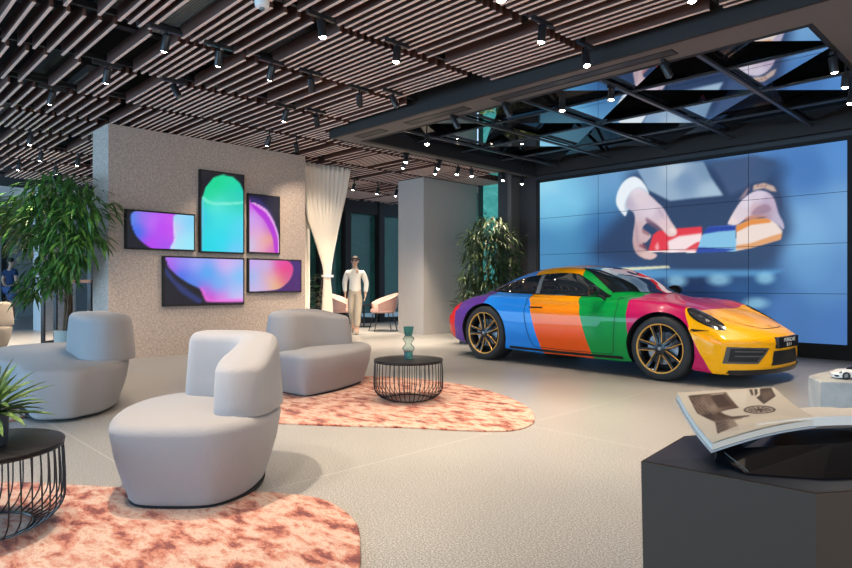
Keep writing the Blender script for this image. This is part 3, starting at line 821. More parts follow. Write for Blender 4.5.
chair([(-1.28,5.50),(-1.02,5.36),(-.76,5.70),(-.60,6.10),(-.56,6.36),(-.74,6.60),(-1.1,6.66),(-1.42,6.42),(-1.53,6.05),(-1.45,5.72)],
      [(-1.47,5.66),(-1.34,5.58),(-1.20,5.66),(-1.13,5.92),(-1.00,6.10),(-.88,6.18),(-.78,6.26),(-.75,6.38),(-.82,6.52),(-1.08,6.66),(-1.40,6.46),(-1.53,6.08)],
      'grey lounge chair with a curved back beside the wire coffee table with a vase', drop=lambda r, d: .06*sstep((r+1.25)/.5))
chair([(-6.33,9.0),(-6.78,8.9),(-7.03,9.3),(-6.88,9.7),(-6.48,9.75),(-6.28,9.4)],
      [(-6.33,9.02),(-6.46,8.95),(-6.60,9.03),(-6.56,9.3),(-6.60,9.6),(-6.48,9.73),(-6.33,9.6),(-6.28,9.3)],
      'beige lounge chair cut off by the left edge of the picture', m=M_fabric_beige)

# ------------------------------------------------------------------ rugs
def rug(pts, label, per=10):
    q = [p.xy for p in catmull([(*p, 0) for p in rd2(pts)], per)]
    c = sum(q, Vector((0, 0)))/len(q); mb = MB(); n = len(q)
    q = [p-c for p in q]; qi = inset(q, .006)
    vs = [(p.x, p.y, .001) for p in q]+[(p.x, p.y, .010) for p in q]+[(p.x, p.y, .014) for p in qi]
    mb.add(vs, [tuple(reversed(range(n))), tuple(range(2*n, 3*n))]+[(a*n+i, a*n+(i+1) % n, (a+1)*n+(i+1) % n, (a+1)*n+i) for a in (0, 1) for i in range(n)])
    o = mb.obj('rug', M_rug, None, (c.x, c.y, 0)); tag(o, label, 'rug'); return o
rug([(-2.13,3.12),(-1.81,3.09),(-1.43,3.03),(-1.0,2.99),(-.66,2.95),(-.45,2.85),(-.30,2.62),(-.25,2.37),(-.24,2.1),(-.35,1.7),(-.8,1.5),(-1.5,1.6),(-2.4,2.1),(-2.8,2.7),(-2.6,3.05)],
    'marbled pink and rust rug in the foreground under the nearest chair')
rug([(-1.12,4.47),(-.6,4.38),(-.18,4.33),(.25,4.24),(.52,4.22),(.70,4.34),(.80,4.6),(.82,5.02),(.67,5.6),(.30,6.2),(-.3,6.62),(-.95,6.7),(-1.5,6.5),(-1.9,5.9),(-1.8,5.0),(-1.5,4.55)],
    'marbled pink and rust rug under the wire coffee table with the vase')
rug([(-3.08,4.92),(-3.02,4.5),(-3.5,4.2),(-4.6,4.4),(-5,5.2),(-4.6,6),(-3.9,5.9),(-3.3,5.3)],
    'marbled pink rug showing only a corner at the left edge behind the spiky plant')

# ------------------------------------------------------------------ wire coffee tables
def wire_table(loc, label, R=.295, H=.345, n=44):
    t = thing('coffee_table', label, 'table', loc)
    MB().lathe([(R-.005, H-.012), (R, H-.008), (R, H-.002), (R-.004, H)], 64, capb=True, capt=True).obj('tabletop', M_black, t, smooth=40)
    base = MB()
    rb = R*.62
    base.tube([(rb*math.cos(2*PI*j/48), rb*math.sin(2*PI*j/48), .006+.004) for j in range(48)], .005, 6, closed=True)
    base.obj('base_ring', M_black, t)
    top_ = MB(); top_.tube([((R-.008)*math.cos(2*PI*j/64), (R-.008)*math.sin(2*PI*j/64), H-.018) for j in range(64)], .006, 6, closed=True); top_.obj('top_ring', M_black, t)
    w0 = None
    for k in range(n):
        a = 2*PI*k/n
        if w0 is None:
            pts = [(R-.008, 0, H-.018), (R-.002, 0, H*.7), (R, 0, H*.35), (R-.012, 0, H*.22), (R-.05, 0, H*.10), (R-.10, 0, H*.04), (rb, 0, .010)]
            pts = catmull(pts, 4, closed=False)
            w0 = MB().tube(pts, .0032, 6).obj('wire', M_black, t, smooth=60)
        else:
            w = w0.copy(); COL.objects.link(w); w.parent = t; w.rotation_euler.z = a
    return t
tm = RD(-.15, 5.34); wire_table((tm.x, tm.y, .0145), 'round black wire coffee table with a glass vase on it, middle of the picture')
tl = at(-20, 2.49); wire_table((tl.x, tl.y, .0145), 'round black wire coffee table at the left edge with a potted spiky plant')
# vase
M_vase = mat('smoky_green_glass', (.80, .90, .88), .02, trans=1, ior=1.2)
M_vase2 = mat('teal_glass', (.12, .42, .40), .05, trans=.85, ior=1.45)
v = thing('glass_vase', 'tall waisted glass vase in green and clear glass on the wire coffee table', 'vase', (tm.x, tm.y, .0145+.346))
def ring_prof(p): return p
MB().lathe([(.036, 0), (.038, .004), (.036, .035), (.040, .062), (.040, .065), (0, .06)], 24, capb=True).obj('foot', M_vase2, v, smooth=50)
MB().lathe([(.040, .066), (.052, .085), (.050, .10), (.028, .125), (.030, .14), (.050, .165), (.052, .175), (.034, .195), (.031, .195), (.048, .174), (.046, .166), (.026, .14), (.024, .125), (.046, .10), (.048, .086), (.037, .068)], 28).obj('body', M_vase, v, smooth=50)
MB().lathe([(.031, .196), (.036, .22), (.045, .275), (.042, .275), (.033, .222), (.024, .199), (0, .199)], 28).obj('neck', M_vase2, v, smooth=50)

# ------------------------------------------------------------------ plants
def leaf(mb, p, d, L, w, droop=.3, up=Vector((0, 0, 1)), seg=3, fold=.15, mi=0):
    d = Vector(d).normalized(); side = d.cross(up)
    if side.length < .05: side = d.cross(Vector((1, 0, 0)))
    side.normalize(); rows = []; q = Vector(p); dd = d.copy()
    for i in range(seg+1):
        t = i/seg; ww = w*(math.sin(PI*(.12+.88*t))**.8 if t < 1 else .02)
        nrm = side.cross(dd)
        rows.append([q-side*ww/2+nrm*ww*fold, q, q+side*ww/2+nrm*ww*fold])
        dd = (dd - Vector((0, 0, droop/seg))).normalized(); q = q+dd*(L/seg)
    mb.grid(rows, mi)
def pot(name, mb_prof, m, parent, label=None): return MB().lathe(mb_prof, 32).obj(name, m, parent, smooth=40)
random.seed(21)
# tall ficus at the left, before the feature wall's end
pp = floor_at(66, 349)
t = thing('potted_fig_tree', 'tall leafy fig tree with long drooping leaves in a pale pot at the left', 'potted tree', (pp.x, pp.y, 0))
pot('pot', [(0, 0), (.14, 0), (.155, .01), (.165, .29), (.15, .29), (.145, .25)], M_pot, t)
MB().lathe([(0, .252), (.147, .252)], 24).obj('soil', M_soil, t)
R0 = Matrix(((RT.x, FW.x, 0), (RT.y, FW.y, 0), (0, 0, 1)))   # camera-aligned plan axes to room
branches = []
TSL = (426-66)/F
for (bx, by, ang, top_) in ((-.05, 0, .12, 2.25), (.05, .05, -.06, 2.4), (.0, -.06, .3, 2.05), (.07, 0, -.22, 2.2)):
    mb = MB(); pts = [Vector((bx+math.sin(ang*3+z)*.03+ang*(z-.25)*.35, by+.05*math.sin(z*2+bx*9)-.9*max(0, (z-.5)/1.7)**1.3, z)) for z in (.25, .7, 1.1, 1.5, 1.9, top_)]
    pts = [R0 @ (q+Vector((-TSL*(q.y-by)*.9, 0, 0))) for q in pts]; mb.tube(pts, [.022, .02, .017, .013, .009, .005], 8); mb.obj('trunk', M_bark, t, smooth=60); branches.append(pts)
fol = MB()
clusters = []
def fwd_(ex): return -(.55+1.38*(ex+.75)/1.35)
env = [(-.55,2.15,.34),(-.25,2.28,.34),(.1,2.3,.36),(.4,2.2,.36),(-.72,1.98,.28),(-.40,1.95,.34),(0,1.95,.38),(.38,1.9,.36),(.62,2.0,.26),(-.28,1.62,.32),(.08,1.6,.32),(.42,1.6,.30),(-.52,1.72,.22),(-.18,1.28,.26),(.10,1.30,.24),(.55,1.68,.26),(.32,1.35,.2),(-.28,1.05,.22),(0,1.1,.18),(-.42,.90,.16)]
env = [((ex*.80-.14 if ex > 0 else ex-.12), ez-.03, er*.9) for ex, ez, er in env]
for ex, ez, er in env:
    for _ in range(int(320*er)):
        a = random.uniform(0, 2*PI); c_ = random.uniform(-1, 1); rr = er*random.random()**.4; s_ = math.sqrt(1-c_*c_)
        yy = rr*s_*math.sin(a); p = Vector((ex+rr*s_*math.cos(a)-TSL*fwd_(ex), yy+fwd_(ex), ez+rr*c_*.8))
        d = Vector((ex*.8+random.uniform(-.5, .5)+rr*s_*math.cos(a)*2, yy*3+random.uniform(-.6, .6), random.uniform(-.55, .35)))
        w_ = R0 @ p + pp; w2_ = w_ + (R0 @ d).normalized()*.22
        if any(q.x < XW+.10 and q.y > 2.66 for q in (w_, w2_)): continue
        leaf(fol, R0 @ p, R0 @ d, random.uniform(.20, .32), random.uniform(.034, .050), random.uniform(.5, 1.3))
fo = fol.obj('foliage', M_leaf, t, smooth=80)
mb = MB()
for ex, ez, er in env:
    b = min(branches, key=lambda q: (q[3]-(R0 @ Vector((ex-TSL*fwd_(ex), fwd_(ex), ez-.3)))).length); k = min(range(len(b)), key=lambda i: abs(b[i].z-(ez-.35)))
    mb.tube([b[k], (b[k]+(R0 @ Vector((ex-TSL*fwd_(ex), fwd_(ex), ez))))/2+Vector((0, 0, .06)), R0 @ Vector((ex-TSL*fwd_(ex), fwd_(ex), ez))], [.009, .006, .003], 5)
mb.obj('branches', M_bark, t, smooth=60)
# plant behind the tail of the car
pp = at(490, 11.3)
t = thing('potted_bamboo_palm', 'tall olive green leafy plant by the teal window behind the car tail', 'potted plant', (pp.x, pp.y, 0))
pot('pot', [(0, 0), (.17, 0), (.20, .40), (.18, .40), (.175, .36)], M_darkpot, t); MB().lathe([(0, .36), (.176, .36)], 24).obj('soil', M_soil, t)
for k in range(5):
    a = k*1.256; MB().tube([(.07*math.cos(a), .07*math.sin(a), .36), (.12*math.cos(a), .12*math.sin(a), 1.2), (.22*math.cos(a), .22*math.sin(a), 2.0-.1*k)], [.014, .010, .005], 6).obj('stem', M_bark, t, smooth=60)
fol = MB()
for ex, ez, er in [(0,2.05,.28),(-.25,1.85,.26),(.25,1.8,.28),(0,1.7,.3),(.34,1.5,.24),(-.3,1.5,.24),(.05,1.35,.3),(-.28,1.15,.26),(.30,1.2,.26),(0,1.0,.3),(-.35,.85,.2),(.2,.85,.25)]:
    for _ in range(int(520*er)):
        a = random.uniform(0, 2*PI); rr = er*random.random()**.4; c_ = random.uniform(-1, 1); s_ = math.sqrt(1-c_*c_)
        p = Vector((ex+rr*s_*math.cos(a), rr*s_*math.sin(a), ez+rr*c_*.8))
        d = Vector((p.x+random.uniform(-.6, .6), p.y*2+random.uniform(-.6, .6), random.uniform(-.6, .4)))
        leaf(fol, R0 @ p, R0 @ d, random.uniform(.15, .25), random.uniform(.026, .038), random.uniform(.5, 1.1))
fol.obj('foliage', M_leaf2, t, smooth=80)
def broad_plant(pp, label, h, rad, n=34, L=.20, w=.12, potr=.13):
    t = thing('rubber_plant', label, 'potted plant', (pp.x, pp.y, 0))
    pot('pot', [(0, 0), (potr*.85, 0), (potr, .26), (potr*.9, .26), (potr*.88, .23)], M_darkpot, t)
    MB().lathe([(0, .23), (potr*.885, .23)], 20).obj('soil', M_soil, t)
    fol = MB(); st = MB()
    for k in range(3):
        a = k*2.1+.4; tip = Vector((rad*.5*math.cos(a), rad*.5*math.sin(a), h-.08*k)); st.tube([(0, 0, .22), tip*.5+Vector((0, 0, .1)), tip], [.012, .009, .005], 6)
        for i in range(n//3):
            q = .3+.7*i/(n//3); p = Vector((tip.x*q, tip.y*q, .22+(tip.z-.22)*q)); b = random.uniform(0, 2*PI)
            d = Vector((math.cos(b), math.sin(b), random.uniform(-.1, .6))); leaf(fol, p+d*.03, d, L*random.uniform(.8, 1.2), w, .5, seg=4)
    st.obj('stems', M_bark, t, smooth=60); fol.obj('foliage', M_darkleaf, t, smooth=80)
broad_plant(at(466, 10.5), 'small dark broad-leaved plant low beside the car tail, against the column', .85, .30, 36)
broad_plant(at(315, 11.5), 'dark broad-leaved plant between the feature wall and the cream curtain', 1.2, .34, 48)
# spiky plant on the left table
pz = .0145+.346; pp = at(-12.5, 2.47, pz)
t = thing('spiky_plant', 'small spiky green plant in a dark blue-grey pot on the left coffee table', 'potted plant', (pp.x, pp.y, pz))
pot('pot', [(0, 0), (.062, 0), (.068, .01), (.072, .13), (.062, .13), (.06, .11)], M_darkpot, t); MB().lathe([(0, .112), (.061, .112)], 20).obj('soil', M_soil, t)
fol = MB()
for k in range(46):
    a = k*2.39996; e = 1.35*(k/46)**1.1
    d = Vector((math.cos(a)*math.cos(e), math.sin(a)*math.cos(e), math.sin(e)*.8+.22))
    leaf(fol, Vector((math.cos(a)*.02, math.sin(a)*.02, .11+.05*k/46)), d, random.uniform(.20, .27)*(1-.25*k/46), .034, random.uniform(.35, .8), seg=5, fold=.25)
fol.obj('leaves', M_agave, t, smooth=80)

# ------------------------------------------------------------------ curtain
t = thing('curtain', 'cream floor-length curtain gathered in the middle, beside the feature wall', 'curtain', (-9.1, 6.45, 0))
def cur(zlist, folds, amp, name, xo=0):
    rows = []
    for z, ya, yb in zlist:
        r = []; n = folds*8
        w = yb-ya
        for i in range(n+1):
            u = i/n; a = amp*(.5+.5*min(1, w/.7)); r.append((xo+a*math.sin(u*folds*2*PI), ya+w*u+.01*math.sin(7*u+z*2), z))
        rows.append(r)
    o = MB().grid(rows).obj(name, M_curtain, t, smooth=80); s = o.modifiers.new('thickness', 'SOLIDIFY'); s.thickness = .006
ctl = [(3.09,-.60,.53),(2.7,-.55,.46),(2.3,-.45,.36),(1.9,-.30,.26),(1.55,-.16,.17),(1.25,-.06,.10),(1.10,-.05,.08),(.9,-.07,.10),(.5,-.10,.13),(.015,-.12,.15)]
F1 = [pchip([-c[0] for c in ctl], [c[k] for c in ctl]) for k in (1, 2)]
cur([(z, F1[0](-z), F1[1](-z)) for z in [3.09-i*.103 for i in range(30)]], 11, .045, 'drape')
MB().box(-.045, .05, -.07, .12, 1.12, 1.16).obj('tieback', M_curtain, t)
cur([(z, -.60+.12*((3.09-z)/3.09), -.20-.02*((3.09-z))) for z in [3.09-i*.13 for i in range(23)]], 5, .03, 'rear_drape', -.16)

# ------------------------------------------------------------------ pink armchairs and round table by the facade
def tub(p, rot, label):
    t = thing('pink_armchair', label, 'armchair', (p.x, p.y, 0), rot)
    rows = []
    for i in range(15):
        a = math.radians(-125+250*i/14)          # opening towards +x
        hgt = .80-.22*(abs(i-7)/7)**1.5
        ca, sa = -math.cos(a), math.sin(a)
        rows.append([(ca*.24+.02, sa*.24, .40), (ca*.30, sa*.30, .50), (ca*.335, sa*.335, hgt), (ca*.315, sa*.315, hgt+.015), (ca*.28, sa*.28, hgt-.02), (ca*.25, sa*.25, .48)])
    MB().grid(rows).obj('shell', M_pink, t, smooth=60)
    MB().lathe([(0, .39), (.25, .39), (.27, .42), (.26, .47), (0, .475)], 28).obj('seat', M_pink, t, smooth=40)
    for sx in (-1, 1):
        for sy in (-1, 1):
            MB().tube([(sx*.16, sy*.16, .40), (sx*.25, sy*.23, 0)], .010, 6).obj('leg', M_black, t)
    return t
tub(at(383, 13.3), math.atan2(-RT.y, -RT.x)+.35, 'pink tub armchair right of the walking person, before the column')
tub(at(342, 13.5), math.atan2(RT.y, RT.x)-.2, 'pink tub armchair half hidden behind the walking person')
p = at(364, 14.5); t = thing('bistro_table', 'small dark round table between the two pink armchairs', 'table', (p.x, p.y, 0))
MB().lathe([(.28, .50), (.30, .505), (.30, .52)], 32, capb=True, capt=True).obj('tabletop', M_black, t)
MB().lathe([(.18, 0), (.18, .012), (.02, .02), (.02, .50)], 20, capb=True).obj('pedestal', M_black, t)

# console frame behind the fig tree
p = at(66, 10.6); t = thing('console_table', 'tall black framed console with a wooden top behind the fig tree', 'table', (p.x, p.y, 0), math.atan2(RT.y, RT.x))
for sx in (-.28, .50):
    MB().box(sx-.025, sx+.025, -.20, -.15, 0, 1.02).box(sx-.025, sx+.025, .15, .20, 0, 1.02).box(sx-.025, sx+.025, -.15, .15, 0, .04).obj('leg_frame', M_black, t)
MB().box(-.32, .54, -.22, .22, 1.02, 1.07).obj('tabletop', mat('walnut_top', (.16, .075, .04), .5), t)
p2 = p + Vector((RT.x*.12, RT.y*.12, 1.071)); l = thing('table_lamp', 'small lit white lamp on the console behind the fig tree', 'lamp', (p2.x, p2.y, 1.071))
MB().lathe([(.05, 0), (.05, .01), (.008, .015), (.008, .08)], 16, capb=True).obj('base', M_black, l)
MB().lathe([(.09, .08), (.06, .16)], 20, capt=True).obj('lamp_shade', mat('lit_shade', (.9, .8, .6), .5, emit=(1, .85, .6), es=3), l, smooth=40)
# ------------------------------------------------------------------ picture painting onto screens and paper
class Canvas:
    def __init__(s, x0, x1, y0, y1, col):
        s.x0, s.y0 = x0, y0; s.h = int(y1-y0); s.w = int(x1-x0)
        s.Y, s.X = np.mgrid[0:s.h, 0:s.w].astype(float); s.X += x0; s.Y += y0
        s.eps = 30; s.a = np.ones((s.h, s.w, 3))*np.array(col, float)
    def blur(s, m, r):
        r = int(round(r*.5))
        if r < 1: return m
        for _ in range(2):
            for ax in (0, 1):
                p = np.pad(m, [(r+1, r) if k == ax else (0, 0) for k in (0, 1)], 'edge'); c = np.cumsum(p, ax)
                m = (np.take(c, range(2*r+1, c.shape[ax]), ax)-np.take(c, range(0, c.shape[ax]-2*r-1), ax))/(2*r+1)
        return m
    def mask(s, pts, r=1, curve=False):
        if curve: pts = [(p.x, p.y) for p in catmull([(a, b, 0) for a, b in pts], 6)]
        m = np.zeros((s.h, s.w), bool); n = len(pts)
        for i in range(n):
            (xa, ya), (xb, yb) = pts[i], pts[(i+1) % n]
            if ya == yb: continue
            c = ((s.Y >= min(ya, yb)) & (s.Y < max(ya, yb))) & (s.X < xa+(s.Y-ya)*(xb-xa)/(yb-ya)); m ^= c
        return s.blur(m.astype(float), r)
    def ell(s, cx, cy, rx, ry, soft=.1):
        d = np.sqrt(((s.X-cx)/rx)**2+((s.Y-cy)/ry)**2); return np.clip((1-d)/soft+.5, 0, 1)
    def idw(s, pc, p=3.2):
        tot = 0; w = 0
        for x, y, c in pc:
            q = 1/(((s.X-x)**2+(s.Y-y)**2+s.eps)**(p/2)); tot = tot+q[..., None]*np.array(c, float); w = w+q
        return tot/w[..., None]
    def put(s, m, col, al=1):
        col = np.array(col, float) if not isinstance(col, np.ndarray) else col
        m = (m*al)[..., None]; s.a = s.a*(1-m)+col*m
    def lin(s):
        c = np.clip(s.a/255, 0, 1); s.l = np.where(c <= .04045, c/12.92, ((c+.055)/1.055)**2.4)
    def get(s, x, y):
        i = min(max((y-s.y0), 0), s.h-1.001); j = min(max((x-s.x0), 0), s.w-1.001); a, b = int(i), int(j); f, g = i-a, j-b
        L = s.l; return (L[a, b]*(1-f)+L[a+1, b]*f)*(1-g)+(L[a, b+1]*(1-f)+L[a+1, b+1]*f)*g
def paint(o, fn):
    me = o.data; at_ = me.color_attributes.new('paint', 'FLOAT_COLOR', 'POINT'); buf = []
    for v in me.vertices: buf += [*fn(v.co), 1]
    at_.data.foreach_set('color', buf)

# video wall picture: blurred figure in a blue coat holding three colour swatches
C = Canvas(-180, 700, -30, 600, (80, 130, 190))
C.a = C.idw([(-160,100,(150,215,240)),(-160,300,(75,140,190)),(-100,180,(125,200,235)),(0,260,(55,110,165)),(-160,480,(60,110,160)),(30,60,(110,160,205)),(60,380,(45,80,130)),(250,350,(28,48,88)),(420,380,(45,85,135)),
             (560,80,(70,120,185)),(660,40,(85,140,205)),(560,240,(120,170,215)),(660,180,(110,160,210)),(600,380,(85,135,190)),(660,500,(75,120,185)),(500,470,(75,120,180)),(380,480,(50,85,140)),(150,500,(25,50,90))], 3)
C.put(C.mask([(70,90),(200,60),(280,55),(400,80),(480,60),(500,150),(520,250),(470,340),(380,372),(200,345),(70,340),(-40,310),(20,240),(90,170)], 34), (38, 56, 92), .9)
C.put(C.mask([(100,78),(190,64),(280,58),(300,100),(334,150),(250,158),(190,165),(130,135)], 5), C.idw([(120,90,(135,165,195)),(200,80,(175,195,212)),(290,80,(120,150,180)),(300,145,(165,190,210)),(180,155,(150,175,200)),(230,110,(120,150,185))]))
C.put(C.mask([(300,60),(420,40),(480,60),(450,110),(400,130),(350,150),(335,120)], 10), (62, 84, 122))
C.put(C.mask([(-180,420),(60,345),(200,350),(430,352),(500,352),(460,368),(200,372),(60,380),(-180,470)], 7), (95, 165, 215), .75)
C.put(C.mask([(40,347),(185,340),(190,346),(60,354)], 2), (240, 235, 190), .9)
for x, y, r in ((208,382,26), (322,378,30), (447,374,24), (420,442,34), (60,400,25)): C.put(C.ell(x, y, r, 15, .9), (150, 205, 230), .75)
for x, y, rx, ry, c in ((250,430,120,20,(18,36,70)), (560,320,60,60,(110,165,210)), (470,80,40,30,(45,75,120)), (-90,300,60,90,(70,140,185))): C.put(C.ell(x, y, rx, ry, 1), c, .5)
LA = lambda *q: [(40.6+x*.5, 54.1+y*.5) for x, y in q]
RA = lambda *q: [(243.5+x*.5, 54.1+y*.5) for x, y in q]
def cp(pts, col, r=2, cv=True, al=1): C.put(C.mask(pts, r, cv), col, al)
cp(LA((40,290),(8,240),(12,180),(45,120),(90,92),(130,100),(165,140),(182,185),(140,170),(105,190),(75,230),(60,300)), (234, 242, 248), 2)
cp(LA((60,285),(52,240),(80,180),(130,148),(170,165),(178,188),(130,200),(90,240)), (186, 204, 224), 3)
# card first, the fingers close over it
cp(LA((178,496),(205,405),(240,378),(340,370),(470,360),(470,440),(440,496),(300,499)), (226, 44, 58), 2, False)
cp(LA((285,440),(345,412),(470,396),(470,470),(430,488),(290,494)), (246, 222, 224), 3, False)
cp(LA((215,470),(232,440),(240,480),(225,494)), (248, 190, 190), 3, False, .8)
cp(LA((380,484),(440,446),(470,440),(450,480)), (226, 60, 66), 2, False)
cp(LA((178,491),(440,492),(436,500),(178,499)), (250, 235, 235), 1, False)
cp(RA((100,360),(248,352),(250,492),(120,500),(35,503),(60,420)), (132, 192, 226), 1, False)
cp(RA((100,360),(248,352),(248,380),(150,388),(68,402)), (30, 58, 158), 2, False)
cp(RA((42,472),(190,478),(250,482),(190,497),(34,504)), (34, 62, 160), 2, False)
cp(RA((250,356),(330,320),(430,316),(470,345),(500,385),(490,430),(330,476),(250,492)), (238, 218, 208), 2, False)
cp(RA((250,356),(330,320),(430,316),(440,338),(330,352),(262,386),(250,390)), (228, 142, 60), 2, False)
cp(RA((250,462),(330,450),(440,412),(500,395),(492,430),(330,476),(250,484)), (224, 150, 84), 2, False, .85)
cp(LA((60,235),(88,172),(130,150),(172,176),(228,228),(262,262),(302,330),(334,380),(328,408),(292,414),(262,384),(225,352),(185,338),(160,352),(150,372),(176,392),(196,412),(168,446),(150,450),(168,486),(226,512),(205,536),(160,534),(118,508),(98,462),(98,400),(108,330),(100,285),(66,262)), C.idw([(100,130,(226,216,228)),(110,160,(222,206,214)),(140,190,(220,205,218)),(175,230,(224,196,200)),(195,250,(232,200,196)),(110,250,(206,176,180)),(100,290,(196,160,160)),(130,315,(220,186,180)),(75,175,(190,180,200)),(160,200,(206,186,200))]), 2)
cp(LA((168,312),(215,340),(255,378),(240,384),(200,360),(172,340)), (120, 84, 104), 3, True, .8)
cp(LA((150,372),(178,392),(190,410),(170,406),(148,392)), (150, 96, 106), 2, True, .7)
cp(LA((128,460),(165,458),(172,486),(150,478)), (130, 60, 76), 3, True, .8)
cp(LA((112,330),(128,400),(124,455),(108,410)), (160, 136, 152), 4, True, .5)
cp(LA((296,372),(318,370),(328,392),(306,396)), (244, 222, 220), 2, True, .9)
cp(LA((230,250),(262,290),(270,320),(240,290)), (184, 164, 182), 5, True, .6)
cp(RA((255,230),(300,150),(350,122),(410,118),(465,145),(492,200),(496,270),(470,250),(440,190),(380,165),(320,185),(280,240)), (52, 66, 102), 3)
cp(RA((345,136),(400,124),(452,142),(470,172),(440,168),(400,152),(340,166)), (196, 172, 162), 2, False)
cp(RA((262,220),(312,150),(322,150),(300,196)), (190, 150, 150), 3, False, .8)
for x_ in (368, 388, 408): C.put(C.ell(243.5+x_*.5, 54.1+70, 3, 3, .5), (150, 90, 80), .7)
cp(RA((205,342),(225,300),(270,230),(320,185),(370,165),(420,175),(455,210),(480,290),(505,340),(506,376),(470,346),(430,322),(390,308),(350,316),(300,322),(255,350),(215,350)), C.idw([(430,150,(216,204,220)),(450,170,(190,170,196)),(380,205,(222,206,214)),(355,222,(236,216,216)),(420,185,(206,176,186)),(445,205,(176,150,168)),(485,215,(190,178,200)),(400,170,(222,212,226))]), 2)
cp(RA((330,290),(370,250),(420,240),(440,270),(400,290),(360,300)), (150, 116, 136), 5, True, .7)
cp(RA((290,326),(330,300),(420,306),(350,318)), (196, 120, 90), 2, True, .7)
C.put(C.mask([(176,-30),(180,-30),(180,600),(176,600)], 0), (40, 70, 110), .0)
C.lin()
VW = thing('video_wall', 'huge video wall of sixteen tiled screens showing hands holding red, blue and orange colour swatches', 'screen', ((XP0+XP1)/2, YP, 0))
cx = (XP0+XP1)/2; PW, PH, Z0 = (XP1-XP0)/4, .671, .198
MB().box(XP0-cx-.06, XP1-cx+.10, .012, .058, 0.0, Z0+4*PH+.05).obj('frame', M_matblack, VW)
mbf = MB(); mbf.box(XP0-cx-.06, XP0-cx-.003, -.03, .012, 0, Z0+4*PH+.05).box(XP1-cx+.003, XP1-cx+.10, -.03, .012, 0, Z0+4*PH+.05).box(XP0-cx-.003, XP1-cx+.003, -.03, .012, 0.0, Z0-.003).box(XP0-cx-.003, XP1-cx+.003, -.03, .012, Z0+4*PH+.003, Z0+4*PH+.05)
mbf.obj('bezel', M_matblack, VW)
for i in range(4):
    for j in range(4):
        xa, za = XP0-cx+i*PW+.003, Z0+j*PH+.003; NX, NZ = 72, 40
        mb = MB().grid([[(xa+(PW-.006)*a/NX, 0, za+(PH-.006)*b/NZ) for a in range(NX+1)] for b in range(NZ+1)])
        o = mb.obj('screen_panel', M_screen, VW); 
        def f(co):
            v = view((co.x+cx, YP, co.z)); return C.get((v[0]-600)*2.706, (v[1]-140)*2.706)
        paint(o, f)
        w, h = PW-.006, PH-.006
        MB().box(xa, xa+w, .001, .011, za, za+h).obj('panel_back', M_matblack, VW)

# five displays on the feature wall
D = Canvas(40, 730, 20, 560, (24, 22, 34)); D.eps = 1100
def sub(mask_pts, pc, r=1, clip=None, curve=True, al=1): D.put(D.mask(mask_pts, r, curve)*(clip if clip is not None else 1), D.idw(pc), al)
def rect(x0, y0, x1, y1): return ((D.X >= x0) & (D.X <= x1) & (D.Y >= y0) & (D.Y <= y1)).astype(float)
c1, c2, c3, c4, c5 = rect(52,180,322,350), rect(330,30,504,360), rect(514,120,640,360), rect(190,358,506,552), rect(512,365,722,505)
D.put(c5, D.idw([(700,400,(70,38,120)),(700,480,(75,30,110)),(520,490,(35,30,90))])); D.put(c3, (26, 24, 52))
sub([(72,230),(80,200),(120,193),(240,205),(330,205),(330,350),(200,345),(150,335),(95,290)], [(80,220,(60,150,235)),(95,270,(40,110,235)),(110,220,(170,110,235)),(150,240,(205,110,250)),(195,260,(190,60,245)),(225,230,(205,90,240)),(150,320,(190,60,240)),(205,330,(160,80,240)),(230,280,(200,80,235))], 2, c1)
sub([(245,207),(330,205),(330,352),(225,345),(236,300),(232,240)], [(250,215,(150,220,250)),(245,250,(205,200,245)),(290,240,(120,210,250)),(300,310,(150,235,250)),(240,320,(170,230,250))], 2, c1)
D.put(D.mask([(234,236),(239,240),(243,300),(232,343),(226,343),(236,300)], 1, True)*c1, (235, 200, 250), .6)
sub([(340,360),(338,160),(355,105),(385,68),(420,57),(460,68),(485,90),(502,130),(505,360)], [(400,90,(20,215,140)),(450,80,(30,220,165)),(370,130,(15,215,150)),(450,135,(25,210,180)),(490,140,(30,205,190)),(345,220,(30,205,225)),(420,230,(50,225,230)),(400,180,(90,230,225)),(480,260,(80,215,245)),(360,330,(25,215,230)),(470,340,(110,205,250)),(410,300,(35,220,240))], 2, c2, False)
D.put(D.mask([(345,138),(375,158),(430,162),(500,158),(500,166),(430,172),(370,168),(342,150)], 2, True)*c2, (140, 245, 220), .7)
D.put(D.mask([(340,150),(350,150),(345,345),(340,345)], 1)*c2, (120, 190, 240), .5)
D.put(D.mask([(518,140),(560,150),(600,190),(632,270),(634,356),(610,357),(590,290),(560,230),(518,180)], 7)*c3, (60, 50, 120), .8)
sub([(527,165),(545,168),(585,195),(615,245),(630,300),(632,356),(518,356),(518,160)], [(530,175,(205,60,225)),(580,200,(190,60,220)),(610,260,(185,50,215)),(628,340,(200,50,190)),(600,230,(170,50,210)),(540,210,(220,150,240)),(560,240,(225,175,235)),(525,220,(180,200,245)),(525,320,(195,210,248)),(590,300,(250,190,90)),(570,330,(235,190,190)),(600,345,(225,110,190)),(560,280,(235,185,225))], 2, c3)
D.put(D.mask([(527,168),(560,172),(600,215),(625,280),(630,356),(618,356),(606,290),(580,235),(545,195)], 2, True)*c3, (180, 40, 215), .85)
D.put(D.mask([(527,163),(550,168),(590,195),(620,250),(634,310),(633,356),(629,356),(627,300),(612,250),(584,203),(548,176)], 1, True)*c3, (245, 190, 245), .8)
D.put(D.mask([(197,365),(200,400),(240,455),(300,500),(345,530),(330,545),(260,500),(200,430)], 6)*c4, (45, 60, 130), .8)
